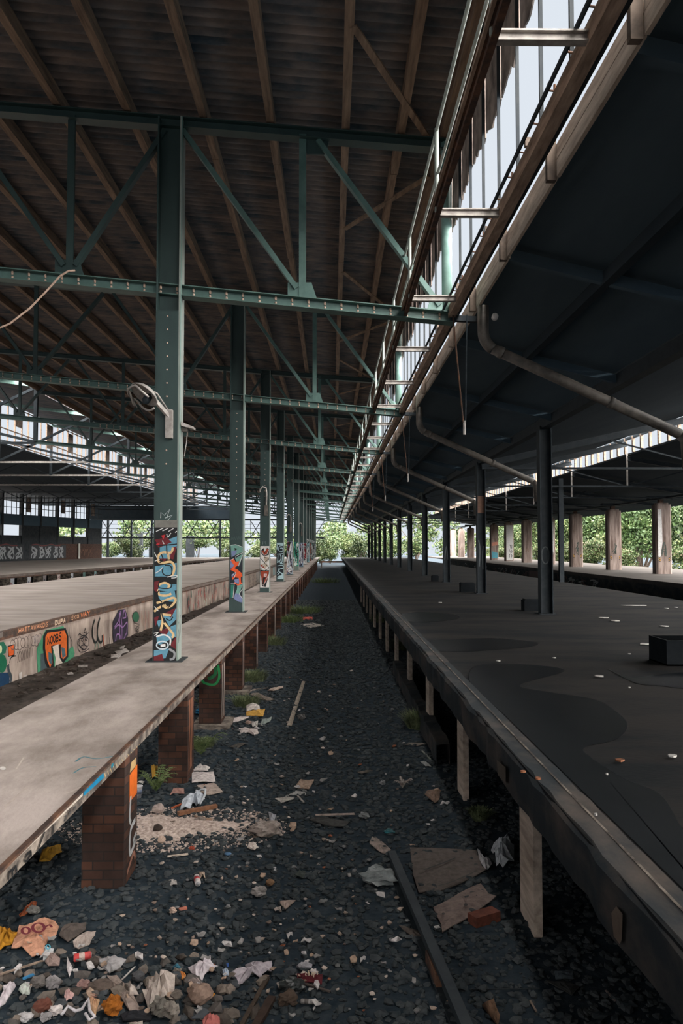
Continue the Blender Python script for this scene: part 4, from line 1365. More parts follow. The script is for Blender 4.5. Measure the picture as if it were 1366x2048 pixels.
# ================================================================== LAMPS AND CABLE
def floodlight(loc, label, mirror=1, full=True):
    t = thing('floodlight', loc, label, 'lamp', 'broken lamps on the walkway columns', kind='thing')
    s = mirror
    MB().box((-.045, -.11, -.42), (.045, 0, -.02)).build('bracket_box', MT['greysteel'], t)
    MB().beam((0, -.08, -.12), (-.16 * s, -.25, .08), .05, .05).build('arm', MT['greysteel'], t)
    MB().tube([(-.02 * s, -.09, -.02), (-.12 * s, -.3, .16), (-.2 * s, -.45, .2)], .013, 8).build('arm_rod', MT['greysteel'], t, True)
    # broken shade: dished hood, tilted, its lower half torn away
    c = Vector((-.27 * s, -.42, .12))
    M4 = Matrix.Translation(c) @ Matrix.Rotation(.5 * s, 4, 'Y') @ Matrix.Rotation(-.35, 4, 'X')
    prof = [(.2, 0), (.205, .012), (.19, .03), (.13, .075), (.05, .1), (.004, .105)]
    m = MB()
    n = 20
    vs = []
    for r_, z in prof:
        for q in range(n):
            a = 2 * PI * q / n
            vs.append(tuple(M4 @ Vector((r_ * math.cos(a), 1.25 * r_ * math.sin(a), z))))
    fs = [(i * n + q, i * n + (q + 1) % n, (i + 1) * n + (q + 1) % n, (i + 1) * n + q) for i in range(len(prof) - 1) for q in range(n)]
    m.add(vs, fs)
    m.build('shade', MT['greysteel'], t, True)
    rim = [M4 @ Vector((.2 * math.cos(a), .25 * math.sin(a), -.03 - .05 * abs(math.sin(a * 1.5)))) for a in np.linspace(.4, 5.4, 26)]
    MB().tube(rim, .014, 8).build('rim', MT['greysteel'], t, True)
    r = random.Random(3)
    for q in range(4):
        a = 2.4 + q * .3
        p = M4 @ Vector((.2 * math.cos(a), .25 * math.sin(a), -.06))
        MB().tube([p, p + Vector((.03, .0, -.07)), p + Vector((.06, 0, -.12 - .03 * q))], [.02, .014, .005], 6).build('torn_shred', MT['zinc'], t, True)
    MB().lathe([(.02, -.1), (.055, -.06), (.055, .03), (.02, .06)], 12, mat4=M4 @ Matrix.Translation((.05 * s, .05, .01))).build('socket', MT['darksteel'], t, True)
    return t


floodlight((-2.265, Y0 - .012, 4.62), 'broken grey floodlight bracketed on the front of the nearest green column')
t = thing('lamp_hood', (-2.13, Y0 + .2, 4.40), 'small pale lamp hood on the track side of the nearest green column', 'lamp', kind='thing')
MB().add([(0, -.12, .06), (.17, -.09, -.01), (.17, .09, -.01), (0, .12, .06), (0, -.12, .0), (.17, -.09, -.04), (.17, .09, -.04), (0, .12, .0)],
         [(0, 1, 2, 3), (7, 6, 5, 4), (0, 4, 5, 1), (1, 5, 6, 2), (2, 6, 7, 3), (3, 7, 4, 0)]).build('hood', MT['greysteel'], t)
MB().tube([(.07, 0, -.02), (.06, 0, -.2), (.03, 0, -.42)], .006, 6).build('wire', MT['greysteel'], t)
MB().cbox((.04, 0, -.04), (.07, .1, .06)).build('lamp_base', MT['zinc'], t)
for k, nmx in ((2, 'third'), (4, 'fifth'), (6, 'seventh')):
    t = thing('wall_lamp', (-2.3, Y0 + BAY * k, 3.6 + PZ + (.0 if k == 2 else -.3)), 'hook-shaped grey lamp bracket on the %s green column' % nmx, 'lamp', 'hook lamps on the green columns', kind='thing')
    MB().tube([(.03, -.05, -.75), (.05, -.06, -.2), (.03, -.12, 0), (-.08, -.16, .05), (-.17, -.16, -.05), (-.18, -.16, -.14)], .03, 8).build('hook', MT['greysteel'], t, True)
    MB().box((-.02, -.09, -.95), (.1, 0, -.6)).build('lamp_box', MT['zinc'], t)
pts = [at_y(x, y, 10.9) for x, y in ((-30, 668), (20, 647), (60, 616), (95, 580), (120, 552), (137, 542), (150, 541))]
o = MB().tube(pts, .014, 8).build('loose_cable', MT['bolt'], smooth=True)
tag(o, 'loose pale brown cable dangling from the nearest truss at the left', 'cable')


# ================================================================== VEGETATION
def leaf_mesh(name, centres, radii, n, size, mats, parent, seed, droop=.3):
    r = np.random.RandomState(seed)
    c = np.asarray(centres, float)
    k = r.randint(0, len(c), n)
    u = r.normal(size=(n, 3))
    u /= np.linalg.norm(u, axis=1)[:, None]
    p = c[k] + u * (r.rand(n, 1) ** .45) * np.asarray(radii, float)[k]
    p[:, 2] = np.maximum(p[:, 2], .02)
    a = r.normal(size=(n, 3))
    a /= np.linalg.norm(a, axis=1)[:, None]
    b = np.cross(a, r.normal(size=(n, 3)))
    b /= np.linalg.norm(b, axis=1)[:, None] + 1e-9
    s = size * (.6 + .8 * r.rand(n, 1))
    tip, side = a * s, b * s * .32
    V = np.stack([p - tip * .5, p + side, p + tip * .5, p - side], 1).reshape(-1, 3)
    F = np.arange(4 * n).reshape(-1, 4)
    return np_mesh(name, V, F, mats, parent, mi=r.choice(len(mats), n, p=[.55, .35, .1][:len(mats)] if len(mats) == 3 else None))


def shrub(name, x, y, w, h, label, seed, n=1500, leaf=.22, mats='ABC', z0=0.0, cat='shrub', grp=None, trunk=True):
    t = thing(name, (x, y, z0), label, cat, grp, kind='thing')
    r = random.Random(seed)
    cs, rd = [], []
    for j in range(9):
        a = r.random() * 2 * PI
        q = r.random() * .36 * w
        zz = h * (.22 + .62 * r.random())
        cs.append((q * math.cos(a), q * math.sin(a), zz))
        rd.append((w * r.uniform(.16, .3), w * r.uniform(.16, .3), h * r.uniform(.12, .24)))
    leaf_mesh('foliage', cs, rd, n, leaf, [MT['leaf' + q] for q in mats], t, seed)
    m = MB()
    for j in range(5):
        c = cs[j]
        m.tube([(0, 0, 0), (c[0] * .4, c[1] * .4, c[2] * .5), c], [.05 * h / 3, .03 * h / 3, .01], 6)
    m.build('stem', MT['bark'], t)
    return t


KIND = ['dark leafy tree', 'bright green bush', 'yellow-green willow', 'pale dry scrub bush', 'dense green thicket']
for k in range(13):
    y = 45 + 7.75 * k
    r = random.Random(300 + k)
    x = 26 + r.uniform(0, 3)
    h = r.uniform(4.5, 7.5) if k not in (0,) else 3.6
    shrub('tree', x + 2, y + 3.5, 6.5, h + 1.5, 'leafy tree standing behind the gap after the %s concrete pillar' % ORD[max(0, k)], 300 + k, 9500, .26, 'AAB' if k % 2 else 'ABB', cat='tree', grp='trees behind the concrete pillars')
    shrub('bush', x - 1.0, y + .8, 4.4, r.uniform(2.4, 3.6), 'yellow-green bush at the foot of the trees, beside the %s concrete pillar' % ORD[k], 340 + k, 6000, .17, 'BAC', cat='bush', grp='bushes behind the concrete pillars')
for k in range(9):
    x = -34 + k * 4.6
    r = random.Random(400 + k)
    shrub('bush', x, YEND + (4.4 if k in (1, 2) else 8 + r.random() * 6), 5.2, (4.6 if k in (1, 2, 3) else r.uniform(3.2, 4.4)), 'sunlit green bush beyond the open end of the left hall, %s from the derelict wall' % ORD[k].replace('nearest', 'first'), 400 + k, 4200, .22, 'BAB' if k % 3 else 'ABB',
          cat='bush', grp='bushes at the hall end')
for k in range(6):
    r = random.Random(450 + k)
    x = -2.5 + 2.3 * k
    shrub('bush', x, YEND + 4 + (k % 3) * 5, 4.6, r.uniform(4.6, 6), 'green bush closing the far end of the track, %s from the walkway' % ORD[k].replace('nearest', 'first'), 450 + k, 3600, .24, 'ABB', cat='bush', grp='bushes at the track end')
for k in range(3):
    x = 8 + 5.2 * k
    shrub('tree', x + 1, YEND + 14 + (k % 2) * 7, 6, 6.5, 'hazy tree beyond the far end of the right hall, %s from the track' % ORD[k].replace('nearest', 'first'), 480 + k, 1500, .4, 'ABB', cat='tree', grp='trees beyond the right hall')
for k in range(12):
    x = -62 + 12 * k
    shrub('tree', x, 190 + (k % 3) * 12, 18, 9 + (k % 4) * 1.2, 'distant pale tree on the skyline, %s from the west end' % nm[k], 520 + k, 1500, .8, 'ABB', cat='tree', grp='distant skyline trees')
for k in range(8):
    shrub('tree', 34 + (k % 2) * 1.5, 50 + 9.5 * k, 10, 9.5, 'tall dark tree in the back row beyond the right pillars, %s counted from the front' % ORD[k], 640 + k, 7000, .36, 'AAB', cat='tree', grp='back row of trees')
t = shrub('sapling', 20.4, 44.8, 1.2, 3.6, 'thin bare sapling beside the nearest concrete pillar', 600, 160, .14, 'ABC', PZ, cat='sapling')


def fern(px, py, size, label, seed, n=14, mt='fern', cat='fern', name='fern'):
    x, y, _ = at_z(px, py, 0)
    t = thing(name, (x, y, .02), label, cat, kind='thing')
    r = random.Random(seed)
    for j in range(n):
        a = r.random() * 2 * PI
        L = size * r.uniform(.6, 1.0)
        m = MB()
        pts = []
        for q in range(8):
            s = q / 7
            rad = L * (s * .9)
            pts.append(Vector((rad * math.cos(a), rad * math.sin(a), L * (.75 * math.sin(s * 1.9)))))
        m.tube(pts, [.006 - .0006 * q for q in range(8)], 4, 0)
        for q in range(1, 8):
            d = (pts[q] - pts[q - 1]).normalized()
            sd = d.cross(Vector((0, 0, 1))).normalized()
            w = L * .22 * (1 - abs(q / 7 - .35))
            for s in (-1, 1):
                for e in (0, .5):
                    p = pts[q] - (pts[q] - pts[q - 1]) * e
                    m.add([tuple(p), tuple(p + sd * s * w * .6 + d * w * .1), tuple(p + sd * s * w + d * w * .45 - Vector((0, 0, w * .2))), tuple(p + sd * s * w * .4 + d * w * .35)], [(0, 1, 2, 3)])
        m.build('frond', MT[mt], t)
    return t


fern(312, 1585, .30, 'green fern growing beside the printed cup between the first brick piers', 1, 12)
fern(402, 1512, .40, 'pale fern against the orange-streaked second brick pier', 2, 12)
fern(415, 1432, .38, 'greyish fern growing at the foot of the third brick pier', 3, 12, 'moss')


def tuft(px, py, w, h, label, seed, mt='moss', n=420):
    x, y, _ = at_z(px, py, 0)
    t = thing('grass_tuft', (x, y, 0), label, 'grass', 'grass tufts along the piers', kind='thing')
    r = np.random.RandomState(seed)
    a = r.rand(n) * 2 * PI
    q = np.sqrt(r.rand(n)) * w / 2
    base = np.stack([q * np.cos(a), q * np.sin(a), np.zeros(n)], 1)
    L = h * (.5 + .6 * r.rand(n))[:, None]
    d = np.stack([np.cos(a) * .5 + r.normal(size=n) * .3, np.sin(a) * .5 + r.normal(size=n) * .3, np.ones(n)], 1)
    d /= np.linalg.norm(d, axis=1)[:, None]
    s = np.stack([-np.sin(a), np.cos(a), np.zeros(n)], 1) * .009
    tip = base + d * L
    tip[:, 2] *= .8
    mid = base + d * L * .5 + np.array([0, 0, .02])
    V = np.stack([base - s, base + s, mid + s * .8, mid - s * .8, tip], 1).reshape(-1, 3)
    i = np.arange(n)[:, None] * 5
    F = np.concatenate([i + np.array([[0, 1, 2, 3]]), i + np.array([[3, 2, 4, 4]])[:, [0, 1, 2, 2]]], 0)
    m = MB()
    m.v = [tuple(v) for v in V]
    for k in range(n):
        m.f += [(5 * k, 5 * k + 1, 5 * k + 2, 5 * k + 3), (5 * k + 3, 5 * k + 2, 5 * k + 4)]
    m.m = [0] * len(m.f)
    m.build('blades', MT[mt], t)


for i, (px, py, w, h, lab, mt) in enumerate([
        (503, 1362, .55, .30, 'mossy grass clump by the fourth brick pier', 'moss'), (492, 1412, .4, .24, 'small moss clump right of the third brick pier', 'moss'), (545, 1290, .7, .35, 'grey-green weeds along the fifth and sixth piers', 'moss'),
        (606, 1226, 1.5, .42, 'bright green grass patch beside the distant piers', 'fern'), (578, 1244, 1.0, .38, 'green weeds just before the bright grass patch', 'fern'), (404, 1495, .3, .16, 'low moss at the foot of the second brick pier', 'moss'),
        (650, 1165, 2.2, .5, 'grass strip far along the walkway foot', 'fern'), (775, 1245, 1.2, .5, 'weeds hanging along the dark coping, far back', 'moss'), (800, 1300, .5, .4, 'weeds rooted at the mossy kerb', 'moss'), (838, 1455, .35, .35, 'weeds at the near end of the mossy kerb', 'moss'),
        (960, 1640, .14, .16, 'thin weeds below the dark coping, near the white paper', 'moss')]):
    tuft(px, py, w, h, lab, i, mt)

# ================================================================== BALLAST
rs = np.random.RandomState(5)
ico = []
ph = (1 + 5 ** .5) / 2
iv = np.array([(-1, ph, 0), (1, ph, 0), (-1, -ph, 0), (1, -ph, 0), (0, -1, ph), (0, 1, ph), (0, -1, -ph), (0, 1, -ph), (ph, 0, -1), (ph, 0, 1), (-ph, 0, -1), (-ph, 0, 1)], float)
iv /= np.linalg.norm(iv[0])
itri = np.array([(0, 11, 5), (0, 5, 1), (0, 1, 7), (0, 7, 10), (0, 10, 11), (1, 5, 9), (5, 11, 4), (11, 10, 2), (10, 7, 6), (7, 1, 8), (3, 9, 4), (3, 4, 2), (3, 2, 6), (3, 6, 8), (3, 8, 9), (4, 9, 5), (2, 4, 11), (6, 2, 10), (8, 6, 7), (9, 8, 1)])


def stones(name, xy, sizes, material, seed, flat=.62):
    r = np.random.RandomState(seed)
    n = len(xy)
    V = iv[None] * (.65 + .7 * r.rand(n, 12, 1))
    V[:, :, 2] *= flat
    a = r.rand(n) * 2 * PI
    c, s = np.cos(a)[:, None], np.sin(a)[:, None]
    X = V[:, :, 0] * c * 1.25 - V[:, :, 1] * s
    Yv = V[:, :, 0] * s * 1.25 + V[:, :, 1] * c
    V = np.stack([X, Yv, V[:, :, 2]], -1) * sizes[:, None, None]
    V[:, :, 0] += xy[:, 0][:, None]
    V[:, :, 1] += xy[:, 1][:, None]
    V[:, :, 2] += (sizes * flat * .45)[:, None]
    F = (itri[None] + (np.arange(n) * 12)[:, None, None]).reshape(-1, 3)
    return np_mesh(name, V.reshape(-1, 3), F, material)


n = 42000
yy = 2.6 + 37 * rs.rand(n) ** 1.9
xx = -3.0 + 5.2 * rs.rand(n)
o = stones('ballast', np.stack([xx, yy], 1), (.010 + .020 * rs.rand(n) ** 2.5) * (1 + yy / 30), MT['stone'], 6)
tag(o, 'loose coal-black ballast stones covering the track bed', 'ballast', kind='stuff')
n = 1500
yy = 6 + 24 * rs.rand(n) ** 1.4
xx = np.array([edge_x(q) for q in yy]) + .1 + 2.6 * rs.rand(n)
o = stones('rubble', np.stack([xx, yy], 1) , .03 + .06 * rs.rand(n) ** 2, MT['dirt'], 8)
o.location.z = .07
tag(o, 'dark brown rubble and clods filling the ditch beside the graffiti wall', 'rubble', kind='stuff')
n = 6000
a = rs.rand(n) * 2 * PI
q = rs.rand(n) ** .8
cx, cy, _ = at_z(330, 1656)
o = stones('pale_rubble', np.stack([cx + .10 + 1.1 * q * np.cos(a), cy + .62 * q * np.sin(a)], 1), .004 + .013 * rs.rand(n) ** 4, MT['sand'], 9)
tag(o, 'scatter of crushed pale mortar and sand beside the first brick pier', 'rubble', kind='stuff')

vv, ff = [], []
for j in range(9):
    for i in range(28):
        t_ = 2 * PI * i / 28
        q_ = j / 8
        w_ = 1 + .18 * math.sin(3 * t_ + 1) + .1 * math.sin(7 * t_)
        vv.append((cx + .05 + .62 * q_ * w_ * math.cos(t_), cy + .36 * q_ * w_ * math.sin(t_), max(.004, .055 * (1 - q_ ** 1.5) + .012 * math.sin(9 * t_ + j) * (1 - q_))))
for j in range(8):
    for i in range(28):
        ff.append((j * 28 + i, j * 28 + (i + 1) % 28, (j + 1) * 28 + (i + 1) % 28, (j + 1) * 28 + i))
o = np_mesh('sand_heap', vv, [f[::-1] for f in ff], MT['sand'], smooth=True)
tag(o, 'low heap of spilled pale sand and mortar beside the first brick pier', 'sand', kind='stuff')

# ================================================================== LITTER
cA = lambda x, y: (x / 3.903, 1880 + y / 3.903)
cB = lambda x, y: (x / 3.903, 1740 + y / 3.903)
cC = lambda x, y: (330 + x / 3.903, 1880 + y / 3.903)
cD = lambda x, y: (330 + x / 3.903, 1700 + y / 3.903)
cE = lambda x, y: (250 + x / 3.903, 1500 + y / 3.903)
cF = lambda x, y: (540 + x / 3.794, 1480 + y / 3.794)
cG = lambda x, y: (380 + x / 4.553, 1320 + y / 4.553)
cH = lambda x, y: (700 + x / 3.794, 1640 + y / 3.794)
cI = lambda x, y: (900 + x / 3.903, 1780 + y / 3.903)
cP = lambda x, y: (x, y)
ZL = .045


def origin(pts):
    q = [at_z(*p, ZL) for p in pts]
    return (sum(p[0] for p in q) / len(q), sum(p[1] for p in q) / len(q)), q


def lmat(rgb, rough=.85):
    key = ('l',) + rgb
    if key not in _paint:
        c = tuple(x * .82 for x in srgb(*rgb))
        _paint[key] = mat('litter_%d_%d_%d' % rgb, tuple(x * .55 for x in c), tuple(min(.85, x * 1.12) for x in c), scale=22, rough=rough, detail=8, ramp=(.3, .62))
    return _paint[key]


def sheet(name, cm, poly, rgb, label, cat, h=.02, lift=0.0, seed=None, marks=None):
    """creased sheet or packet: ring outline, raised creased middle, closed underneath"""
    (ox, oy), q = origin([cm(*p) for p in poly])
    t = thing(name, (ox, oy, .012), label, cat, kind='thing')
    r = random.Random(seed if seed is not None else len(label) * 7 + len(poly))
    # refine outline
    out = []
    k = len(q)
    for i in range(k):
        a, b = q[i], q[(i + 1) % k]
        for s in (0, .5):
            out.append((a[0] + (b[0] - a[0]) * s - ox, a[1] + (b[1] - a[1]) * s - oy))
    n = len(out)
    vs = []
    for f_, hz in ((1.0, 0.0), (1.0, .006), (.66, .75), (.33, 1.0)):
        for i, (x, y) in enumerate(out):
            j = 1 if f_ == 1.0 else 1 + r.uniform(-.12, .12)
            z = (hz if hz <= .006 else .006 + hz * h * r.uniform(.35, 1.0))
            if f_ == 1.0:
                z += (.5 * h * ((i * 37 + n) % 5) / 5.0 if h > .015 else 0) + lift * (i / n if i < n / 2 else 1 - i / n)
            vs.append((x * f_ * j, y * f_ * j, z))
    vs.append((0, 0, .006 + h * .8))
    fs = []
    for a in range(3):
        for i in range(n):
            fs.append((a * n + i, a * n + (i + 1) % n, (a + 1) * n + (i + 1) % n, (a + 1) * n + i))
    for i in range(n):
        fs.append((3 * n + i, 3 * n + (i + 1) % n, 4 * n))
    fs.append(tuple(range(n))[::-1])
    m = MB()
    m.add(vs, fs)
    m.build('body', lmat(rgb), t)
    if marks:
        P = Paint(lambda x, y: (at_z(*cm(x, y), ZL)[0] - ox, at_z(*cm(x, y), ZL)[1] - oy), .001)
        marks(P)
        P.build(lambda s, u, off: (s, u, .012 + h * 1.05 + off * 4), t, 'print')
    return t


def lump(name, cm, x, y, wpx, hpx, rgb, label, cat, seed=1, rough=.9, ridge=.22):
    px, py = cm(x, y)
    X_, Y_, _ = at_z(px, py, 0)
    sc = Y_ / FPX
    w = wpx * sc
    h = max(.35 * w, min(w, hpx * sc * .8))
    t = thing(name, (X_, Y_, 0.0), label, cat, kind='thing')
    r = np.random.RandomState(seed)
    me = MB()
    nu, nv = 18, 11
    off = r.rand(6) * 6
    vs = []
    for j in range(nv):
        ph_ = PI * j / (nv - 1)
        for i in range(nu):
            a = 2 * PI * i / nu
            d = np.array([math.sin(ph_) * math.cos(a), math.sin(ph_) * math.sin(a), math.cos(ph_)])
            k = 1 + ridge * (math.sin(4 * d[0] + off[0]) * math.sin(3 * d[1] + off[1]) + .7 * math.sin(7 * d[2] + 5 * d[0] + off[2]) + .5 * math.sin(11 * d[1] - 6 * d[2] + off[3])) + ridge * .35 * (r.rand() - .5)
            vs.append((d[0] * k * w / 2, d[1] * k * w * .42, max(0.0, (d[2] * k + .85) * h / 2) + .01))
    fs = [(j * nu + i, j * nu + (i + 1) % nu, (j + 1) * nu + (i + 1) % nu, (j + 1) * nu + i) for j in range(nv - 1) for i in range(nu)]
    me.add(vs, [f[::-1] for f in fs])
    me.build('body', lmat(rgb, rough), t)
    return t


def stick(name, cm, a, b, wpx, rgb, label, cat, z=.04, flat=.5, za=0, zb=0):
    p, q = at_z(*cm(*a), z), at_z(*cm(*b), z)
    w = wpx * (p[1] + q[1]) / 2 / FPX
    t = thing(name, (p[0], p[1], 0), label, cat, kind='thing')
    d = (q[0] - p[0], q[1] - p[1], 0)
    n = 6
    m = MB()
    r = random.Random(int(a[0] + b[1]))
    pts = [Vector((d[0] * i / n, d[1] * i / n, .012 + w * flat / 2 + za * (1 - i / n) + zb * i / n)) for i in range(n + 1)]
    s = Vector((-d[1], d[0], 0)).normalized()
    vs, fs = [], []
    for i, pnt in enumerate(pts):
        ww = w / 2 * r.uniform(.85, 1.05)
        for sx, sz in ((-1, -1), (1, -1), (1, 1), (-1, 1)):
            vs.append(tuple(pnt + s * sx * ww + Vector((0, 0, sz * w * flat / 2))))
    for i in range(n):
        for k in range(4):
            fs.append((i * 4 + k, i * 4 + (k + 1) % 4, (i + 1) * 4 + (k + 1) % 4, (i + 1) * 4 + k))
    fs += [(3, 2, 1, 0), tuple(n * 4 + k for k in range(4))]
    m.add(vs, fs)
    m.build('body', lmat(rgb), t)
    return t


def can(name, cm, a, b, rpx, c1, c2, label, cat, neck=False):
    p, q = at_z(*cm(*a), .03), at_z(*cm(*b), .03)
    rad = rpx * p[1] / FPX
    t = thing(name, (p[0], p[1], rad + .012), label, cat, kind='thing')
    d = Vector((q[0] - p[0], q[1] - p[1], 0))
    L = min(d.length, rad * 5.5)
    rot = Vector((0, 0, 1)).rotation_difference(d.normalized()).to_matrix().to_4x4()
    MB().lathe([(rad * .8, 0), (rad, .06 * L), (rad, .94 * L), (rad * .8, L)] if not neck else [(rad * .9, 0), (rad, .03 * L), (rad, .62 * L), (rad * .35, .82 * L), (rad * .35, L)], 16, mat4=rot).build('body', lmat(c1, .4), t, True)
    MB().lathe([(rad * 1.01, .3 * L), (rad * 1.01, .62 * L)], 16, mat4=rot).build('printed_band', lmat(c2, .4), t, True)
    MB().lathe([(rad * .62, L * .99), (rad * .62, L * 1.03)], 12, mat4=rot).build('end_cap', lmat((170, 170, 172), .4), t, True)
    return t


W = (208, 198, 194)
# --- heap at the near left
sheet('paper_bag', cB, [(90, 580), (130, 470), (150, 420), (240, 400), (300, 360), (400, 360), (460, 410), (440, 490), (380, 520), (350, 560), (340, 640), (250, 640), (170, 580)], (204, 150, 122),
      'torn brown paper bag with dark red print lying in the litter heap', 'bag', .05, marks=lambda P: (P.ring((122, 50, 60), 20, (300, 490), 46, 36), P.ring((122, 50, 60), 18, (200, 515), 30, 26), P.line((122, 50, 60), 16, [(350, 490), (385, 470), (405, 490)])))
sheet('cloth', cB, [(-20, 420), (30, 430), (60, 460), (100, 450), (135, 480), (110, 520), (80, 560), (0, 595), (-20, 595)], (206, 146, 40), 'crumpled mustard yellow cloth left of the paper bag', 'cloth', .06)
sheet('cardboard', cB, [(460, 480), (500, 400), (620, 385), (670, 390), (670, 440), (530, 530)], (92, 82, 76), 'dark grey-brown cardboard square right of the paper bag', 'cardboard', .03)
sheet('torn_paper', cB, [(570, 545), (640, 480), (750, 455), (740, 480), (700, 545), (640, 590), (590, 580)], (180, 165, 156), 'pale torn paper just below the dark cardboard square', 'paper', .05)
sheet('rag', cB, [(150, 330), (200, 270), (250, 230), (290, 225), (280, 260), (220, 310), (160, 340)], (164, 88, 52), 'rust-orange rag above the paper bag', 'rag', .04)
lump('stone', cB, 260, 345, 26, 16, (112, 110, 106), 'flat grey stone between the orange rag and paper bag', 'stone', 4)
sheet('carton', cA, [(345, 20), (420, 40), (410, 90), (335, 130)], (218, 222, 224), 'small white carton with a pale blue ring on it', 'carton', .03, marks=lambda P: P.ring((90, 170, 192), 9, (375, 70), 16, 18))
sheet('plastic_wrap', cA, [(350, 130), (420, 100), (470, 130), (460, 175), (380, 170)], (158, 136, 128), 'pinkish grey wrap under the white carton', 'wrapper', .06)
stick('stick', cA, (-10, 305), (335, 132), 5, (156, 136, 120), 'long pale stick reaching from the white carton to the picture edge', 'stick', za=.05)
sheet('paper_scrap', cA, [(525, 100), (570, 185), (542, 255), (520, 180)], (218, 208, 208), 'narrow white leaf-shaped paper scrap left of the red can', 'paper', .02)
can('drink_can', cA, (575, 150), (712, 125), 7.5, (206, 76, 76), (214, 190, 180), 'red and white drink can lying in the near litter heap', 'can')
sheet('plastic_bottle', cA, [(735, 140), (800, 165), (950, 105), (985, 150), (880, 230), (830, 205)], (170, 166, 166), 'squashed grey plastic bottle right of the red can', 'bottle', .07)
sheet('board_piece', cA, [(835, 250), (910, 245), (1000, 330), (1085, 480), (1110, 520), (1010, 520), (950, 420)], (166, 148, 138), 'long beige board piece lying across the litter heap', 'board', .02)
sheet('board_piece', cA, [(975, 325), (1020, 320), (1085, 400), (1010, 410)], (200, 186, 176), 'short pale board piece over the long beige one', 'board', .06)
stick('straw', cA, (950, 278), (1055, 175), 3, W, 'thin white straw beside the long beige board', 'straw')
sheet('sock', cA, [(95, 300), (125, 320), (60, 440), (20, 485), (-20, 480), (0, 440), (40, 390), (20, 350)], (210, 200, 204), 'dirty white sock at the far left of the litter heap', 'sock', .05)
sheet('crisp_packet', cA, [(145, 350), (200, 312), (240, 350), (230, 395), (180, 390)], (192, 198, 188), 'small pale crisp packet right of the white sock', 'packet', .05)
stick('plastic_strip', cA, (180, 325), (262, 290), 6, (60, 130, 176), 'bright blue plastic strip on the pale crisp packet', 'strip', za=.04, zb=.04)
sheet('tissue', cA, [(500, 400), (540, 370), (580, 400), (560, 430), (510, 455)], (208, 168, 164), 'pink tissue in the middle of the litter heap', 'tissue', .05)
lump('stone', cA, 730, 215, 24, 22, (76, 68, 62), 'round dark brown stone below the red can', 'stone', 11, ridge=.1)
lump('stone', cA, 1075, 330, 24, 24, (82, 82, 84), 'round grey stone right of the straw', 'stone', 12, ridge=.1)
lump('stone', cA, 790, 395, 46, 20, (98, 85, 77), 'flat brown stone under the long board', 'stone', 13, ridge=.1)
lump('clod', cA, 335, 570, 34, 30, (104, 62, 50), 'reddish brown clod near the bottom of the litter heap', 'clod', 14)
lump('paper_ball', cA, 435, 590, 22, 20, W, 'white paper ball right of the reddish clod', 'paper', 15)
lump('paper_ball', cA, 195, 640, 26, 18, (190, 186, 186), 'greyish paper ball left of the reddish clod', 'paper', 16)
lump('stone', cA, 355, 640, 20, 18, (150, 146, 146), 'pale grey stone under the reddish clod', 'stone', 17)
lump('stone', cA, 300, 375, 28, 26, (110, 104, 100), 'grey rounded stone left of the pink tissue', 'stone', 18)
lump('foil', cA, 410, 390, 24, 30, (140, 136, 136), 'dull upright foil scrap left of the pink tissue', 'foil', 19)
lump('stone', cA, 655, 385, 26, 18, (150, 118, 112), 'pinkish stone between tissue and flat brown stone', 'stone', 20)
t = thing('plastic_string', (0, 0, 0), 'tangled white plastic string near the bottom of the litter heap', 'string', kind='thing')
MB().tube([tuple(Vector(at_z(*cA(x, y), .05)) + Vector((0, 0, dz))) for x, y, dz in ((480, 585, 0), (530, 545, .02), (590, 555, 0), (640, 565, .02), (690, 530, .05), (700, 580, .02), (740, 600, 0), (700, 625, 0), (665, 600, .02))], .009, 7).build('strand', lmat((208, 202, 206)), t, True)
sheet('carton', cA, [(705, 420), (780, 440), (745, 560), (690, 500)], (216, 172, 134), 'small tan printed carton beside the rusty tin', 'carton', .04, marks=lambda P: [P.line((150, 96, 80), 5, [(705 + k * 3, 450 + k * 18), (760 - k * 2, 462 + k * 16)], False) for k in range(4)])
lump('rusty_tin', cA, 880, 590, 38, 44, (166, 98, 30), 'rust-orange crushed tin at the bottom of the litter heap', 'tin', 21)
sheet('newspaper', cA, [(1110, 400), (1150, 340), (1230, 290), (1300, 265), (1366, 300), (1360, 400), (1290, 420), (1240, 450), (1160, 510)], (196, 182, 172), 'crumpled newspaper at the right end of the litter heap', 'newspaper', .12)
lump('ball', cA, 1225, 445, 12, 12, (226, 178, 80), 'small yellow ball on the crumpled newspaper', 'ball', 22, ridge=.03)
sheet('box_lid', cA, [(940, 540), (1120, 520), (1200, 520), (1180, 590), (960, 590)], (36, 37, 42), 'flat black box lid below the long beige board', 'lid', .03)
sheet('paper_scrap', cA, [(1010, 612), (1115, 596), (1115, 660), (1010, 660)], (170, 160, 150), 'square beige paper scrap under the black lid', 'paper', .02)
lump('stone', cA, 1245, 600, 34, 44, (112, 107, 100), 'grey stone lump below the crumpled newspaper', 'stone', 23)
lump('stone', cA, 1330, 610, 34, 36, (128, 120, 112), 'pale brown stone lump right below the newspaper', 'stone', 24)
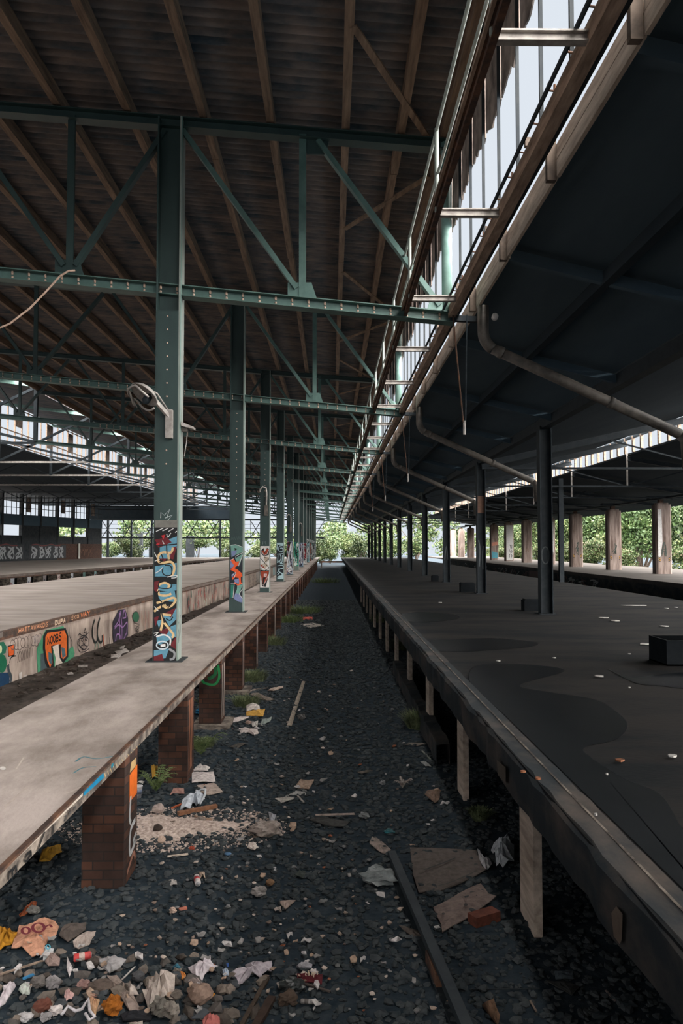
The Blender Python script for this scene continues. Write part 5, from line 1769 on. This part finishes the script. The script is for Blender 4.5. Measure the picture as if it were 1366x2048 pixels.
# --- bottom centre
sheet('torn_paper', cC, [(285, 120), (355, 110), (360, 150), (415, 180), (330, 215), (290, 280), (240, 260), (180, 200), (230, 180), (290, 170)], (208, 198, 202), 'white torn paper with ragged arms on black stones', 'paper', .05)
sheet('newspaper', cC, [(625, 165), (760, 135), (770, 175), (835, 145), (830, 215), (770, 225), (750, 260), (680, 230), (640, 275), (570, 320), (550, 260), (510, 220), (640, 210)], (194, 184, 190), 'ripped sheet of newspaper above the brown planks', 'newspaper', .05)
sheet('small_box', cC, [(448, 208), (490, 205), (500, 245), (460, 250)], (192, 206, 222), 'small blue and white box left of the ripped newspaper', 'box', .04, marks=lambda P: P.fill((50, 90, 160), [(478, 212), (496, 210), (500, 240), (484, 242)]))
sheet('felt_piece', cC, [(150, 290), (180, 250), (250, 270), (340, 350), (345, 400), (280, 370)], (164, 148, 144), 'pointed grey felt piece below the white torn paper', 'felt', .04)
sheet('plastic_scrap', cC, [(340, 395), (395, 400), (390, 440), (360, 425)], (206, 134, 40), 'small orange plastic scrap at the tip of the felt', 'plastic', .03)
sheet('rag', cC, [(105, 225), (160, 240), (165, 265), (130, 270)], (218, 142, 74), 'small orange rag beside the teal lump', 'rag', .03)
lump('plastic_lump', cC, 90, 250, 15, 14, (58, 112, 132), 'teal plastic lump left of the orange rag', 'plastic', 25)
lump('stone', cC, 270, 500, 50, 48, (138, 115, 102), 'large brown stone at the bottom beside the brown planks', 'stone', 26, ridge=.1)
sheet('carton', cC, [(290, 590), (370, 575), (430, 600), (430, 656), (300, 656)], (194, 112, 106), 'red and white carton under the large brown stone', 'carton', .06)
stick('plank', cC, (800, 270), (575, 680), 9, (72, 60, 50), 'narrow brown plank pointing away along the track', 'plank', flat=.6)
stick('plank', cC, (835, 430), (680, 700), 17, (62, 47, 39), 'wide dark brown plank right of the narrow one', 'plank', flat=.5)
sheet('paper_scrap', cC, [(870, 310), (995, 300), (950, 340), (890, 340)], (182, 172, 162), 'pale pointed scrap above the clear bottle', 'paper', .03)
stick('stick', cC, (965, 270), (1290, 370), 5, (92, 82, 77), 'grey stick lying in front of the dark red packet', 'stick')
sheet('snack_packet', cC, [(1030, 235), (1230, 240), (1225, 310), (1035, 290)], (92, 26, 35), 'dark red snack packet lettered chips', 'packet', .03, marks=lambda P: write(P, (206, 186, 160), 5, 'chips', (1095, 300), (1205, 296), 44, .2))
can('tube', cC, (1060, 470), (1262, 482), 4.5, (170, 164, 160), (110, 104, 100), 'white tube with a brown end lying near the dark red packet', 'tube')
sheet('paper_scrap', cC, [(1025, 170), (1090, 150), (1150, 165), (1140, 190), (1050, 185)], (174, 172, 176), 'flat white scrap above the dark red packet', 'paper', .03)
lump('bottle', cC, 1000, 400, 46, 26, (58, 62, 62), 'dark crushed bottle beside the white tube', 'bottle', 27, .3)
lump('stone', cC, 960, 520, 36, 34, (80, 66, 56), 'brown stone below the dark crushed bottle', 'stone', 28)
# --- middle left
sheet('paper_scrap', cD, [(890, 375), (1020, 362), (940, 440)], (170, 150, 140), 'triangular beige paper scrap alone on the black stones', 'paper', .02)
lump('paper_ball', cD, 735, 365, 26, 22, (154, 148, 144), 'grey crumpled paper left of the triangular scrap', 'paper', 29)
sheet('paper_scrap', cD, [(850, 430), (905, 420), (910, 455), (890, 440), (860, 445)], (190, 176, 166), 'tiny bent scrap under the triangular paper', 'paper', .02)
can('drink_can', cD, (245, 215), (264, 300), 6, (206, 200, 198), (196, 62, 66), 'white and red drink can alone on black ballast', 'can')
lump('stone', cD, 60, 500, 13, 13, (202, 176, 160), 'pale pink stone below the lone drink can', 'stone', 30)
sheet('plastic_scrap', cD, [(30, 215), (85, 212), (95, 240), (40, 248)], (176, 170, 164), 'whitish plastic scrap left of the lone drink can', 'plastic', .03)
stick('wood_splinter', cD, (20, 30), (180, 10), 5, (212, 196, 180), 'bone-pale wood splinter with a red stone at its end', 'wood')
lump('stone', cD, 210, 8, 10, 9, (178, 82, 60), 'small red stone at the end of the pale splinter', 'stone', 31)
sheet('paper_scrap', cD, [(265, 145), (310, 150), (315, 200), (295, 170), (275, 195)], (194, 172, 152), 'tan paper scrap just above the lone drink can', 'paper', .02)
sheet('paper_scrap', cD, [(845, 108), (868, 108), (870, 138), (848, 136)], (206, 204, 204), 'tiny white square scrap near the grey bag', 'paper', .01)
lump('bottle_stopper', cD, 490, 48, 14, 7, (78, 110, 142), 'faded blue bottle lid in the ballast', 'lid', 32, .5, .04)
lump('stone', cD, 820, 285, 17, 16, (134, 104, 78), 'light brown round stone above the grey crumpled paper', 'stone', 33, ridge=.08)
sheet('bottle', cD, [(1010, 175), (1040, 155), (1105, 158), (1080, 190)], (64, 70, 66), 'dull green flattened bottle out in the dark ballast', 'bottle', .04)
stick('bottle_stopper', cD, (110, 440), (170, 428), 7, (196, 120, 100), 'red and white plug of plastic left of the pale pink stone', 'plastic')
# --- by the first two piers
sheet('board_piece', cE, [(525, 150), (580, 105), (575, 130), (620, 112), (665, 125), (640, 148)], (206, 198, 192), 'topmost of the white boards stacked by the second pier', 'board', .05)
sheet('board_piece', cE, [(522, 160), (690, 155), (708, 232), (522, 232)], (210, 200, 196), 'wide white board in the stack by the second pier', 'board', .04)
sheet('board_piece', cE, [(560, 255), (700, 235), (765, 305), (650, 330), (620, 325)], (170, 154, 144), 'mottled grey board below the wide white one', 'board', .015)
bag = sheet('plastic_bag', cE, [(430, 445), (450, 400), (520, 355), (560, 335), (600, 345), (625, 360), (600, 400), (570, 420), (540, 405), (510, 445)], (196, 202, 210), 'white carrier bag with loop handle beside the brown plank', 'bag', .12)
hp = [at_z(*cE(x, y), .05) for x, y in ((560, 350), (590, 330), (628, 340), (622, 375), (585, 412))]
ox, oy = bag.location.x, bag.location.y
MB().tube([(p[0] - ox, p[1] - oy, .03 + .05 * math.sin(i * .8)) for i, p in enumerate(hp)], .012, 7).build('handle', lmat((206, 210, 216)), bag, True)
stick('plank', cE, (415, 488), (715, 428), 9.5, (140, 98, 72), 'short orange-brown plank in front of the carrier bag', 'plank', flat=.7)
stick('stick', cE, (365, 437), (448, 402), 4.5, (178, 92, 56), 'orange stick poking from the carrier bag', 'stick')
lump('stone', cE, 255, 655, 18, 26, (62, 51, 45), 'dark upright stone on the pale sand', 'stone', 34, ridge=.08)
lump('stone', cE, 285, 730, 16, 17, (206, 180, 162), 'pale rounded stone just in front of the dark upright stone', 'stone', 35, ridge=.06)
lump('stone', cE, 262, 500, 24, 24, (170, 154, 146), 'big pale angular stone behind the sand', 'stone', 36, ridge=.12)
sheet('bone', cE, [(430, 580), (490, 530), (500, 545), (470, 570), (440, 588)], (220, 210, 202), 'white bone-shaped scrap at the edge of the sand', 'scrap', .03)
lump('stone', cE, 585, 575, 22, 14, (144, 130, 122), 'grey stone right of the bone-shaped scrap', 'stone', 37)
sheet('cardboard', cE, [(535, 490), (680, 515), (680, 555), (590, 530)], (146, 116, 96), 'tan cardboard strip under the orange-brown plank', 'cardboard', .02)
lump('plastic_bag', cE, 1100, 670, 54, 32, (148, 136, 128), 'bulging grey plastic bag out on the ballast', 'bag', 38, .6)
sheet('paper_scrap', cE, [(955, 735), (970, 705), (1020, 708), (1045, 740), (1010, 755)], (210, 198, 188), 'pale scrap just in front of the bulging grey bag', 'paper', .03)
sheet('plastic_film', cE, [(1120, 470), (1180, 490), (1160, 560), (1130, 545)], (170, 170, 176), 'twisted white film behind the bulging grey bag', 'film', .05)
sheet('rag', cE, [(350, 330), (380, 290), (460, 290), (465, 325), (400, 320)], (156, 118, 108), 'pink-brown rag at the foot of the second pier', 'rag', .05)
x, y, _ = at_z(*cE(100, 372), 0)
t = thing('paper_cup', (x, y, 0), 'printed white paper cup standing beside the fern', 'cup', kind='thing')
MB().lathe([(.035, 0), (.05, .12), (.053, .125), (.048, .12)], 16).build('cup_body', lmat((206, 204, 206)), t, True)
MB().lathe([(.0415, .045), (.0475, .09)], 16).build('printed_band', lmat((120, 130, 150)), t, True)
sheet('paper_scrap', cE, [(1170, 360), (1260, 347), (1345, 355), (1220, 390)], (178, 172, 164), 'long white scrap right of the tan sponge', 'paper', .02)
sheet('packet', cE, [(205, 125), (262, 150), (265, 215), (212, 195)], (182, 140, 52), 'yellow packet in the shade behind the second pier', 'packet', .12)
sheet('paper_scrap', cE, [(85, 242), (110, 225), (152, 228), (140, 242)], (200, 196, 190), 'flat white scrap under the walkway behind the fern', 'paper', .02)
sheet('packet', cP, [(78, 1716), (84, 1700), (122, 1688), (124, 1700), (100, 1716)], (170, 128, 40), 'yellow wrapper in the shade under the near walkway edge', 'wrapper', .08)
# --- dark centre
sheet('sponge', cF, [(200, 320), (230, 290), (335, 290), (295, 355), (210, 348)], (170, 146, 128), 'tan rectangular sponge in the dark centre of the track', 'sponge', .04)
sheet('paper_scrap', cF, [(140, 402), (190, 370), (275, 385), (270, 398)], (164, 162, 158), 'pointed grey scrap below the tan sponge', 'paper', .03)
stick('splinter', cF, (205, 402), (255, 455), 3.5, (164, 158, 150), 'short pale splinter below the pointed grey scrap', 'wood')
sheet('rag', cF, [(300, 590), (350, 568), (480, 580), (600, 610), (560, 640), (400, 622)], (66, 66, 64), 'dark grey rag under the pale slat', 'rag', .04)
stick('slat', cF, (345, 600), (640, 582), 5, (172, 156, 146), 'pale curved slat lying on the dark grey rag', 'slat', za=.06, zb=.05)
lump('foil', cF, 855, 345, 12, 10, (120, 120, 122), 'small grey foil ball in the dark track', 'foil', 39, .4)
fern(*cF(1005, 372), .13, 'dry tan flower head in the dark track', 5, 16, 'board', 'flower', 'dry_flower')
sheet('paper_scrap', cF, [(1175, 400), (1200, 365), (1300, 362), (1290, 385), (1285, 440), (1250, 460)], (124, 102, 88), 'folded tan paper near the dark coping', 'paper', .05)
sheet('splinter', cF, [(1020, 20), (1080, 5), (1190, 15), (1120, 26)], (126, 116, 108), 'flat grey splinter at the foot of the mossy kerb', 'wood', .02)
stick('wire_hook', cF, (1150, 65), (1218, 132), 3, (120, 124, 116), 'bent pale wire below the mossy kerb', 'wire')
sheet('foil', cF, [(1140, 150), (1180, 150), (1225, 185), (1180, 178)], (150, 152, 150), 'shiny foil scrap below the bent wire', 'foil', .03)
sheet('splinter', cF, [(665, 226), (780, 212), (700, 240)], (98, 90, 82), 'thin brown splinter in the middle of the dark track', 'wood', .02)
sheet('cardboard', cF, [(755, 760), (775, 710), (830, 730), (920, 815), (870, 838), (820, 815)], (148, 134, 126), 'oval cardboard piece with two holes near the rail end', 'cardboard', .02, marks=lambda P: (P.disc((30, 32, 34), (795, 738), 13, 6), P.disc((30, 32, 34), (868, 808), 16, 8)))
lump('foil', cF, 715, 600, 20, 14, (114, 116, 116), 'grey foil lump right of the pale slat', 'foil', 40, .4)
lump('wrapper', cF, 905, 715, 20, 10, (18, 84, 90), 'teal wrapper above the rail end', 'wrapper', 41, .4)
lump('plastic_bag', cH, 230, 480, 66, 34, (116, 122, 122), 'clear greyish plastic bag left of the rail', 'bag', 42, .35)
sheet('cardboard', cH, [(455, 185), (960, 205), (1000, 330), (1040, 350), (850, 450), (660, 520), (520, 520), (480, 400)], (96, 87, 82), 'large dark soaked cardboard sheet right of the rail', 'cardboard', .02, marks=lambda P: (P.line((44, 42, 42), 16, [(560, 380), (700, 330), (800, 290)]), P.line((50, 48, 46), 12, [(640, 510), (780, 470), (960, 390)]), P.disc((40, 38, 38), (955, 340), 14, 8)))
sheet('cardboard', cH, [(630, 640), (830, 530), (990, 455), (1050, 530), (1110, 555), (1000, 640), (850, 740), (700, 820), (690, 760)], (124, 108, 102), 'large lighter cardboard sheet below the dark soaked one', 'cardboard', .02, marks=lambda P: (P.disc((48, 44, 44), (878, 645), 15, 10), P.disc((60, 54, 52), (708, 715), 12, 8), P.line((84, 74, 70), 5, [(720, 700), (800, 685), (860, 690)])))
sheet('paper_sheet', cH, [(1070, 215), (1110, 165), (1195, 125), (1245, 200), (1245, 310), (1160, 345), (1110, 320), (1100, 260)], (184, 190, 194), 'folded white paper leaning by the weathered concrete post', 'paper', .14)
sheet('paper_sheet', cH, [(965, 200), (1000, 290), (1075, 300), (1060, 345), (1030, 355), (980, 280)], (190, 188, 188), 'torn white strip on the edge of the soaked cardboard', 'paper', .05)
sheet('cardboard', cH, [(370, 770), (450, 790), (560, 830), (570, 880), (520, 880), (400, 800)], (78, 70, 64), 'small dark cardboard scrap left of the rail', 'cardboard', .02)
x, y, _ = at_z(*cH(985, 815), 0)
t = thing('loose_brick', (x, y, 0), 'loose red brick below the lighter cardboard sheet', 'brick', kind='thing', rz=.5)
MB().box((-.03, 0, .0), (.19, .1, .07)).build('brick_body', lmat((104, 58, 45)), t)
sheet('metal_plate', cI, [(815, 605), (960, 600), (962, 655), (825, 660)], (78, 88, 94), 'small grey metal plate in the dark near right corner', 'plate', .02)
sheet('board_piece', cI, [(755, 680), (880, 675), (1010, 720), (950, 780)], (48, 49, 47), 'dark board piece below the grey metal plate', 'board', .02)
sheet('rag', cI, [(250, 860), (340, 840), (390, 960), (370, 1030), (320, 960)], (120, 92, 72), 'tan twisted rag right of the near rail end', 'rag', .06)
stick('stick', cI, (625, 830), (675, 915), 4, (120, 104, 94), 'short pinkish stick in the dark near right corner', 'stick')
stick('stick', cI, (1215, 750), (1288, 830), 4, (126, 112, 106), 'pale stick below the dark coping in the near right corner', 'stick')
stick('rod', cI, (170, 742), (700, 735), 3, (38, 44, 48), 'thin dark rod lying across the track beside the rail', 'rod')
# --- further along by the third and fourth piers
stick('split_cane', cG, (1030, 185), (897, 582), 5, (168, 154, 140), 'long pale split cane lying on the ballast', 'cane', flat=.3)
stick('split_cane', cG, (1044, 186), (918, 584), 3, (150, 138, 124), 'thinner half of the pale cane lying alongside the long one', 'cane', flat=.4)
sheet('bark', cG, [(545, 300), (610, 288), (690, 320), (765, 350), (700, 358), (610, 330)], (134, 122, 112), 'curved grey bark strip before the mossy clump', 'bark', .04)
stick('stick', cG, (520, 290), (590, 258), 4, (160, 146, 134), 'short pale stick beside the mossy clump', 'stick')
stick('stick', cG, (592, 258), (712, 243), 3, (110, 100, 92), 'thin grey stick behind the curved bark', 'stick')
sheet('driftwood', cG, [(705, 262), (780, 250), (850, 228), (850, 240), (760, 268)], (176, 156, 142), 'pale driftwood piece right of the curved bark', 'wood', .04)
sheet('box_lid', cG, [(510, 415), (630, 408), (638, 445), (515, 448)], (208, 198, 190), 'white box lid on top of the yellow packet', 'lid', .09)
sheet('packet', cG, [(512, 455), (620, 450), (685, 435), (665, 500), (512, 498)], (206, 158, 72), 'yellow padded packet by the third pier', 'packet', .05)
sheet('paper_sheet', cG, [(342, 525), (410, 510), (500, 500), (540, 508), (440, 545), (350, 552)], (210, 198, 194), 'white paper sheet left of the yellow packet', 'paper', .03)
sheet('packet', cG, [(635, 570), (660, 530), (745, 505), (730, 545), (660, 582)], (134, 144, 138), 'grey-green packet in front of the yellow one', 'packet', .04)
sheet('cardboard', cG, [(445, 610), (500, 598), (610, 612), (625, 650), (590, 668), (530, 645), (460, 650)], (196, 184, 178), 'rounded pale cardboard in front of the third pier', 'cardboard', .03)
lump('stone', cG, 530, 590, 11, 9, (170, 144, 132), 'pinkish stone between yellow packet and pale cardboard', 'stone', 43)
sheet('paper_scrap', cG, [(555, 548), (620, 540), (615, 585), (570, 590)], (190, 184, 178), 'small white scrap left of the grey-green packet', 'paper', .03)
lump('foil', cG, 1015, 545, 14, 13, (104, 102, 100), 'grey foil ball right of the pale cane', 'foil', 44, .4)
lump('plastic_bag', cG, 95, 500, 18, 16, (36, 132, 176), 'bright blue plastic bag behind the second pier', 'bag', 45, .5)
sheet('board_piece', cG, [(360, 772), (430, 745), (520, 738), (430, 786)], (76, 70, 64), 'dark flat board between second and third piers', 'board', .02)
sheet('paper_scrap', cP, [(600, 1247), (625, 1244), (650, 1250), (620, 1254)], (176, 166, 156), 'flat pale sheet before the bright grass patch', 'paper', .03)
sheet('plastic_strip', cP, [(605, 1233), (624, 1232), (626, 1237), (606, 1238)], (190, 76, 60), 'red plastic strip before the bright grass patch', 'plastic', .03)
# ditch litter beside the graffiti wall
for i, (q, lab) in enumerate((([(230, 1302), (252, 1296), (258, 1302), (236, 1308)], 'white board scrap in the ditch below the purple tag'), ([(222, 1308), (244, 1306), (240, 1314), (222, 1314)], 'second white board scrap in the ditch below the purple tag'),
                              ([(157, 1330), (176, 1329), (175, 1333), (157, 1333)], 'narrow white strip in the ditch before the black face scribble'), ([(134, 1346), (144, 1343), (147, 1347), (136, 1348)], 'small white scrap in the ditch below the orange piece'),
                              ([(240, 1293), (250, 1290), (247, 1297), (240, 1297)], 'tilted pale scrap in the ditch nearest the green mask'))):
    t = sheet('ditch_scrap', cP, q, (200, 192, 186), lab, 'scrap', .03)
    p = at_z(*q[0], .13)
    q2 = at_z(sum(a[0] for a in q) / len(q), sum(a[1] for a in q) / len(q), .13)
    t.location = (q2[0], q2[1], .11)

# rail
x0, y0, _ = at_z(783, 1709, .1)
x1, y1, _ = at_z(945, 2085, .1)
t = thing('rail', (x0, y0, 0), 'dark rusted steel rail lying along the right of the track', 'rail', kind='thing')
d = Vector((x1 - x0, y1 - y0, 0))
m = MB().beam((0, 0, .115), (d.x, d.y, .115), .065, .035)
m.beam((0, 0, .06), (d.x, d.y, .06), .016, .085)
m.beam((0, 0, .012), (d.x, d.y, .012), .09, .022)
m.build('rail_body', MT['darksteel'], t)
m = MB()
p = d * .62
MB().beam((p.x - .02, p.y, .06), (p.x + d.x * .12 - .02, p.y + d.y * .12, .06), .05, .07).build('fishplate', MT['rust'], t)

# small pale chips strewn over the ballast and the dark platform
chip_c = [(196, 180, 168), (170, 152, 138), (120, 104, 94), (150, 92, 66), (120, 120, 120)]
protos = []
r = random.Random(99)
HC = [(112, 102, 94), (92, 86, 82), (78, 70, 64), (130, 118, 108), (70, 74, 78)]
r = random.Random(17)
hp_ = []
for k in range(5):
    o = stones('rubble_stone', np.array([[0.0, 0.0]]), np.array([.05]), lmat(HC[k]), 60 + k, .7)
    hp_.append(tag(o, ['brown-grey rubble stone among the near litter heap', 'grey rubble stone among the near litter heap', 'dark brown rubble stone among the near litter heap', 'pale brown rubble stone among the near litter heap', 'blue-grey rubble stone among the near litter heap'][k], 'stone',
                   ['brown-grey', 'grey', 'dark brown', 'pale brown', 'blue-grey'][k] + ' rubble stones in the litter heap', kind='thing'))
c_ = 0
while c_ < 95:
    px = r.uniform(-10, 470) if c_ % 4 else r.uniform(300, 620)
    py = 1905 + 150 * r.random() ** .7 if c_ % 4 else 1930 + 130 * r.random()
    p = at_z(px, py, 0)
    o = hp_[c_] if c_ < 5 else hp_[c_ % 5].copy()
    if c_ >= 5:
        COL.objects.link(o)
    o.location = (p[0], p[1], .004)
    s = r.uniform(.35, 1.0)
    o.scale = (s, s * r.uniform(.7, 1.2), s)
    o.rotation_euler = (0, 0, r.random() * 6)
    c_ += 1
sc_ = []
for k, col in enumerate([(204, 198, 196), (176, 150, 130), (150, 146, 144)]):
    rr = random.Random(70 + k)
    m = MB()
    m.prism([(.045 * math.cos(q * .9) * rr.uniform(.5, 1), .03 * math.sin(q * .9) * rr.uniform(.5, 1)) for q in range(7)], 0, .006)
    v = [(x, y, z + .012 * math.sin(x * 90)+.012) for x, y, z in m.v]
    m.v = v
    o = m.build('litter_scrap', lmat(col))
    sc_.append(tag(o, ['tiny white litter scrap strewn over the ballast', 'tiny tan litter scrap strewn over the ballast', 'tiny grey litter scrap strewn over the ballast'][k], 'scrap', ['white', 'tan', 'grey'][k] + ' litter scraps on the ballast', kind='thing'))
c_ = 0
while c_ < 120:
    px, py = (r.uniform(0, 660), r.uniform(1880, 2048)) if c_ % 2 else (r.uniform(380, 900), r.uniform(1380, 1980))
    p = at_z(px, py, 0)
    if (p[0] < -1.3 and p[1] > 6.2) or p[0] > 1.2:
        continue
    o = sc_[c_] if c_ < 3 else sc_[c_ % 3].copy()
    if c_ >= 3:
        COL.objects.link(o)
    o.location = (p[0], p[1], .03)
    s = r.uniform(.3, 1.0) * (.7 + p[1] / 12)
    o.scale = (s, s, s)
    o.rotation_euler = (r.uniform(-.2, .2), r.uniform(-.2, .2), r.random() * 6)
    c_ += 1
LABC = ['small pale stone chip strewn on the black ballast', 'small tan stone chip strewn on the black ballast', 'small brown stone chip strewn on the black ballast', 'small orange brick chip strewn on the black ballast', 'small grey stone chip strewn on the black ballast']
for k in range(5):
    xy = np.array([[0.0, 0.0]])
    o = stones('stone_chip', xy, np.array([.02]), lmat(chip_c[k]), 20 + k, .7)
    tag(o, LABC[k], 'stone', ['pale', 'tan', 'brown', 'orange', 'grey'][k] + ' chips on the ballast', kind='thing')
    protos.append(o)
cnt = 0
while cnt < 230:
    px, py = r.uniform(200, 900), 1330 + 700 * r.random()
    p = at_z(px, py, 0)
    if p[0] < -1.45 and p[1] > 6.2 or p[0] > 1.25:
        continue
    if p[0] > .2 and r.random() < .6:
        continue
    kk = cnt if cnt < 5 else r.choice([0, 0, 1, 1, 2, 2, 4, 4, 4, 3])
    o = protos[kk] if cnt < 5 else protos[kk].copy()
    if cnt >= 5:
        COL.objects.link(o)
    o.location = (p[0], p[1], .018)
    o.rotation_euler = (0, 0, r.random() * 6)
    s = r.uniform(.3, 1.0) * (.6 + p[1] / 14)
    o.scale = (s, s, s)
    cnt += 1
spots = [(1092, 1215, 12), (1270, 1212, 62), (1207, 1237, 20), (1230, 1243, 22), (1330, 1254, 20), (1290, 1290, 24), (1310, 1303, 12), (1198, 1355, 22), (997, 1324, 10), (1109, 1318, 7), (1259, 1310, 6), (1259, 1378, 5), (1345, 1516, 20), (1214, 1553, 6), (1192, 1635, 8), (1046, 1548, 10),
         (1076, 1562, 14), (1333, 1218, 10), (1352, 1216, 8), (880, 1206, 8), (1240, 1525, 18)]
for i, (px, py, w) in enumerate(spots):
    x, y, _ = at_z(px, py, PZ)
    ww = w * y / FPX
    rr = random.Random(i)
    m = MB()
    n = 7
    m.prism([(ww / 2 * math.cos(2 * PI * k / n) * rr.uniform(.7, 1.1), min(ww, .16 + .004 * y) / 2 * math.sin(2 * PI * k / n) * rr.uniform(.7, 1.1)) for k in range(n)], 0, .012)
    col = (214, 210, 204) if i not in (15, 16, 20) else (150, 96, 66)
    o = m.build('floor_scrap_glint', lmat(col))  # litter scraps, except the longest white strip: a painted puddle glint
    o.location = (x, y, PZ + .012)
    where = {1: 'longest white strip painted as a puddle glint on the damp right platform', 15: 'small orange leaf on the damp platform edge', 16: 'tan leaf beside the small orange one on the platform edge', 20: 'pale brown scrap on the dry part of the right platform'}
    if i in where:
        tag(o, where[i], 'scrap', kind='thing')
    else:
        tag(o, 'small white scrap of litter on the damp right platform', 'scrap', 'white scraps on the damp platform', kind='thing')

# dark wet patches on the right platform
PUD = [([(870, 1430), (900, 1362), (960, 1330), (1060, 1330), (1130, 1342), (1040, 1370), (1100, 1385), (1190, 1400), (1240, 1430), (1255, 1455), (1230, 1480), (1170, 1495), (1180, 1515), (1250, 1560), (1320, 1590), (1366, 1660), (1400, 1990), (1366, 1990), (1190, 1740), (1010, 1530)], 'largest dark wet patch spreading along the near platform edge'),
       ([(845, 1285), (880, 1280), (990, 1277), (1070, 1285), (1060, 1294), (960, 1302), (870, 1302)], 'narrow dark wet patch across the middle of the platform'),
       ([(800, 1228), (850, 1224), (910, 1230), (915, 1238), (860, 1244), (815, 1242)], 'small dark wet patch further back near the platform edge'),
       ([(1215, 1338), (1260, 1355), (1300, 1352), (1380, 1346), (1380, 1376), (1320, 1372), (1270, 1366)], 'dark wet patch in front of the dark crate')]
for i, (q, lab) in enumerate(PUD):
    pts = [at_z(*p, PZ) for p in q]
    pts = [(max(p[0], R1X + .26), p[1]) for p in pts]
    sm = smooth_line([(p[0], p[1]) for p in pts] + [(pts[0][0], pts[0][1])], 6)[:-1]
    o = MB().add([(x, y, PZ + .004) for x, y in sm], [tuple(range(len(sm)))]).build('puddle', MT['puddle'])
    tag(o, lab, 'puddle', kind='thing')

# ================================================================== LIGHT
wd = bpy.data.worlds.new('sky')
scene.world = wd
wd.use_nodes = True
bg = wd.node_tree.nodes['Background']
bg.inputs['Color'].default_value = (.74, .80, .875, 1)
bg.inputs['Strength'].default_value = WORLD
sd = bpy.data.lights.new('hazy_sun', 'SUN')
sd.energy = SUN
sd.angle = math.radians(SANG)
sd.color = (1.0, .955, .91)
so = bpy.data.objects.new('hazy_sun', sd)
COL.objects.link(so)
so.rotation_euler = Vector((SDX, .12, -.75)).to_track_quat('-Z', 'Y').to_euler()
so.location = (30, -10, 30)

scene.view_settings.view_transform = 'Standard'
scene.view_settings.look = 'None'
scene.view_settings.exposure = EXPO
scene.view_settings.gamma = 1.0
scene.view_settings.use_curve_mapping = False
scene.cycles.use_denoising = True
scene.cycles.max_bounces = 9
scene.cycles.diffuse_bounces = 8
scene.cycles.glossy_bounces = 2
scene.cycles.transmission_bounces = 2
scene.cycles.sample_clamp_indirect = 10
